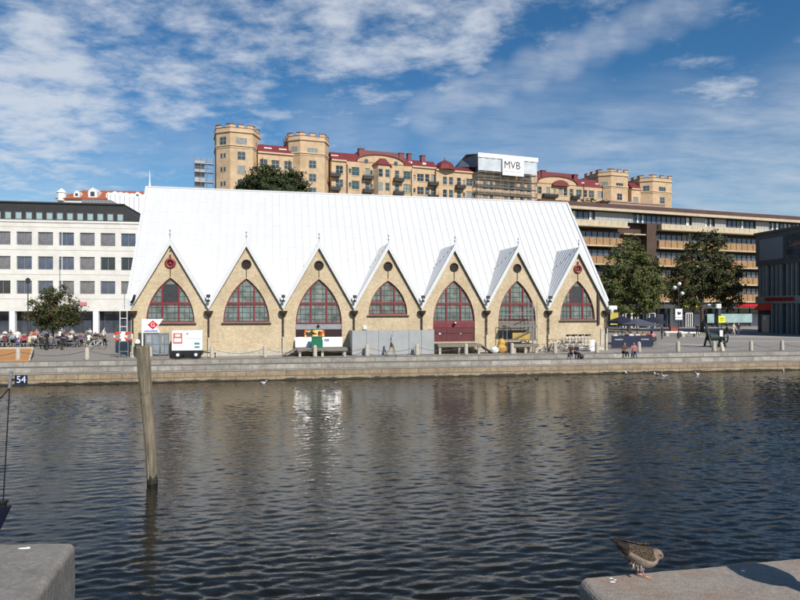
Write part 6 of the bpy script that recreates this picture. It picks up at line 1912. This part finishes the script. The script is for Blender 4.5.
# ---- the young gull preening on the right coping
def gull():
    g0 = ground(644.5, 576.5, ZN)
    t = thing('young_gull', 'mottled brown young gull preening its breast on the right stone coping', 'gull', g0, R(6))
    t.scale = (1.03, 1.08, 1.07)
    m_back = mat('mottled_brown_feathers', (.034, .024, .016), .85, .5, 42, .5, bscale=60)
    nt2 = m_back.node_tree; bs = nt2.nodes['Principled BSDF']
    vz = nt2.nodes.new('ShaderNodeTexVoronoi'); vz.feature = 'DISTANCE_TO_EDGE'; vz.inputs['Scale'].default_value = 58
    mp = nt2.nodes.new('ShaderNodeMapping'); mp.inputs['Scale'].default_value = (.62, 1.3, 1.2); tcx = nt2.nodes.new('ShaderNodeTexCoord')
    nz = nt2.nodes.new('ShaderNodeTexNoise'); nz.inputs['Scale'].default_value = 30; vs_ = nt2.nodes.new('ShaderNodeVectorMath'); vs_.operation = 'MULTIPLY_ADD'; vs_.inputs[1].default_value = (.03, .03, .03)
    nt2.links.new(tcx.outputs['Object'], nz.inputs['Vector']); nt2.links.new(nz.outputs['Color'], vs_.inputs[0]); nt2.links.new(tcx.outputs['Object'], vs_.inputs[2])
    nt2.links.new(vs_.outputs[0], mp.inputs[0]); nt2.links.new(mp.outputs[0], vz.inputs['Vector'])
    mr = nt2.nodes.new('ShaderNodeMapRange'); mr.inputs['From Min'].default_value = .0; mr.inputs['From Max'].default_value = .22; mr.inputs['To Min'].default_value = .62; mr.inputs['To Max'].default_value = 0
    nt2.links.new(vz.outputs['Distance'], mr.inputs['Value'])
    mx = nt2.nodes.new('ShaderNodeMix'); mx.data_type = 'RGBA'; mx.inputs[7].default_value = (.15, .112, .078, 1)
    src = bs.inputs['Base Color'].links[0].from_socket
    nt2.links.new(mr.outputs[0], mx.inputs['Factor']); nt2.links.new(src, mx.inputs[6]); nt2.links.new(mx.outputs[2], bs.inputs['Base Color'])
    m_pale = mat('pale_breast_feathers', (.29, .225, .185), .9, .3, 35, .5, bscale=80)
    m_head = mat('streaked_head_feathers', (.215, .16, .125), .9, .4, 60, .5, bscale=90)
    m_white = mat('white_down', (.40, .365, .33), .9, .15, 40, .6, bscale=70)
    m_blk = mat('blackish_feathers', (.022, .018, .016), .7, .3, 30)
    m_bill = mat('dark_bill', (.03, .025, .025), .4, .2, 20)
    for q in (m_back, m_blk, m_pale, m_head): q.node_tree.nodes['Principled BSDF'].inputs['Specular IOR Level'].default_value = .15
    m_leg = mat('pinkish_leg_skin', (.42, .22, .16), .6, .2, 40)
    ring = [(-.205, .232, .012, .020), (-.175, .217, .032, .030), (-.13, .195, .048, .045), (-.085, .172, .062, .060), (-.04, .150, .071, .071), (.005, .133, .074, .074), (.038, .128, .068, .066), (.062, .137, .055, .055),
            (.080, .150, .044, .043), (.096, .153, .040, .039), (.110, .145, .035, .034), (.121, .133, .026, .026), (.128, .122, .014, .015)]
    n = 24; V, Fc, MI = [], [], []
    for i, (x, z, ry, rz) in enumerate(ring):
        a = ring[max(0, i - 1)]; c = ring[min(len(ring) - 1, i + 1)]
        d = Vector((c[0] - a[0], 0, c[1] - a[1])).normalized(); up = Vector((-d.z, 0, d.x))
        for k in range(n):
            th = 2 * math.pi * k / n
            fl = 1 + .02 * math.sin(5 * th + i * 1.3)
            V.append(tuple(Vector((x, 0, z)) + Vector((0, 1, 0)) * ry * math.cos(th) * fl + up * rz * math.sin(th) * fl))
    for i in range(len(ring) - 1):
        for k in range(n):
            Fc.append((i * n + k, i * n + (k + 1) % n, (i + 1) * n + (k + 1) % n, (i + 1) * n + k))
            th = 2 * math.pi * (k + .5) / n; upn = math.sin(th)
            MI.append(2 if i >= 7 and upn > -.35 else (0 if upn > -.05 else (0 if i < 2 else 1)))
    Fc += [tuple(range(n))[::-1], tuple(range((len(ring) - 1) * n, len(ring) * n))]; MI += [0, 2]
    b = MB(); b.v, b.f, b.m = V, Fc, MI
    o = b.build('body', [m_back, m_pale, m_head, m_white], t, smooth=True)
    md = o.modifiers.new('sub', 'SUBSURF'); md.levels = 1; md.render_levels = 2
    # folded wings: overlapping feather rows, long dark flight feathers crossing over the tail
    for s in (-1, 1):
        w = MB(); W_ = []
        prof = [(.045, .165, .020), (.02, .172, .040), (-.03, .180, .052), (-.08, .200, .050), (-.13, .217, .040), (-.18, .232, .026), (-.22, .246, .012)]
        m = 10
        for i, (x, z, h) in enumerate(prof):
            off = .074 - .008 * i + (.0 if i else -.02)
            for k in range(m):
                f = k / (m - 1)
                W_.append((x, s * off * 1.06 * math.sin(.12 + f * 2.0), z + .050 - .0055 * i - h * 2.0 * f ** 1.7))
        fs = [(i * m + k, i * m + k + 1, (i + 1) * m + k + 1, (i + 1) * m + k) for i in range(len(prof) - 1) for k in range(m - 1)]
        # give it thickness
        w.add(W_, fs)
        w.m = [1 if i >= 4 or (i >= 3 and k > 5) else 0 for i in range(len(prof) - 1) for k in range(m - 1)]
        wo = w.build('wing', [m_back, m_blk], t, smooth=True)
        so = wo.modifiers.new('thick', 'SOLIDIFY'); so.thickness = .010; so.offset = -1 if s < 0 else 1
        sb = wo.modifiers.new('sub', 'SUBSURF'); sb.levels = 1; sb.render_levels = 2
        fe = MB(); 
        for q in range(5):
            x0, z0 = -.10 - .012 * q, .212 + .006 * q; x1, z1 = -.222 - .009 * q, .250 + .006 * q - .004 * (q % 2)
            y0, y1 = s * (.034 - .004 * q), s * (.012 - .002 * q)
            fe.add([(x0, y0, z0 + .008), (x0, y0 + s * .004, z0 - .012), ((x0 + x1) / 2, (y0 + y1) / 2 + s * .004, (z0 + z1) / 2 - .012), (x1, y1, z1), ((x0 + x1) / 2, (y0 + y1) / 2, (z0 + z1) / 2 + .010)], [(0, 1, 2, 3, 4)])
        fo = fe.build('flight_feather', m_blk, wo); so = fo.modifiers.new('thick', 'SOLIDIFY'); so.thickness = .004
    f = MB()
    for q in range(-3, 4):
        f.add([(-.16, q * .006 - .006, .215), (-.16, q * .006 + .006, .217), (-.236, q * .011 + .008, .256 - abs(q) * .002), (-.246, q * .011, .262 - abs(q) * .003), (-.238, q * .011 - .008, .256)], [(0, 1, 2, 3, 4)])
    fo = f.build('tail', m_blk, t); so = fo.modifiers.new('thick', 'SOLIDIFY'); so.thickness = .004
    # loose white down under the tail and at the thighs
    d = MB(); rnd = random.Random(6)
    for _ in range(80):
        x = rnd.uniform(-.118, -.045); y = rnd.gauss(0, .030); z = .112 + (x + .08) * -.55 + rnd.uniform(-.02, .012)
        e = Vector((rnd.uniform(-.022, .004), rnd.gauss(0, .008), rnd.uniform(-.034, -.014)))
        p0 = Vector((x, y, z)); sd = Vector((rnd.uniform(.004, .010), .006, 0))
        d.add([p0 - sd, p0 + sd, p0 + e + sd * .7, p0 + e * 1.25, p0 + e - sd * .7], [(0, 1, 2, 3, 4)])
    d.build('down', m_white, t)
    # bill, eyes, legs, feet
    bl_ = MB()
    for i, (p0, p1, r0, r1) in enumerate(((Vector((.121, 0, .132)), Vector((.133, 0, .108)), .013, .0095), (Vector((.133, 0, .108)), Vector((.130, 0, .092)), .0095, .003))): bl_.tube(p0, p1, r0, r1, 10)
    bl_.build('bill', m_bill, t, smooth=True)
    for s in (-1, 1):
        e = MB(); e.ball((.107, s * .033, .151), .006, .004, .006, 10, 8); e.build('eye', m_blk, t, smooth=True)
        st = MB(); st.ball((.088, s * .0365, .158), .030, .006, .008, 10, 6); st.build('eye_stripe', mat('dusky_stripe', (.06, .045, .035), .8, .3, 50), t, smooth=True)
    for s, dx in ((-1, .0), (1, -.022)):
        l = MB(); l.tube((dx - .018, s * .024, .085), (dx - .026, s * .024, .045), .011, .0055, 8); l.tube((dx - .026, s * .024, .048), (dx - .012, s * .024, .006), .0052, .0048, 8)
        lo = l.build('leg', m_leg, t, smooth=True)
        ft = MB(); c0 = Vector((dx - .012, s * .024, .006)); tips = [Vector((dx + .028, s * .024 - .022, .003)), Vector((dx + .036, s * .024, .003)), Vector((dx + .026, s * .024 + .022, .003))]
        for q in tips: ft.tube(c0, q, .0045, .003, 6)
        ft.tube(c0, c0 + Vector((-.012, 0, -.002)), .0035, .002, 6)
        ft.add([c0 - Vector((0, 0, .002)), tips[0], tips[1], tips[2]], [(0, 1, 2), (0, 2, 3)])
        ft.build('webbed_foot', m_leg, lo)
gull()
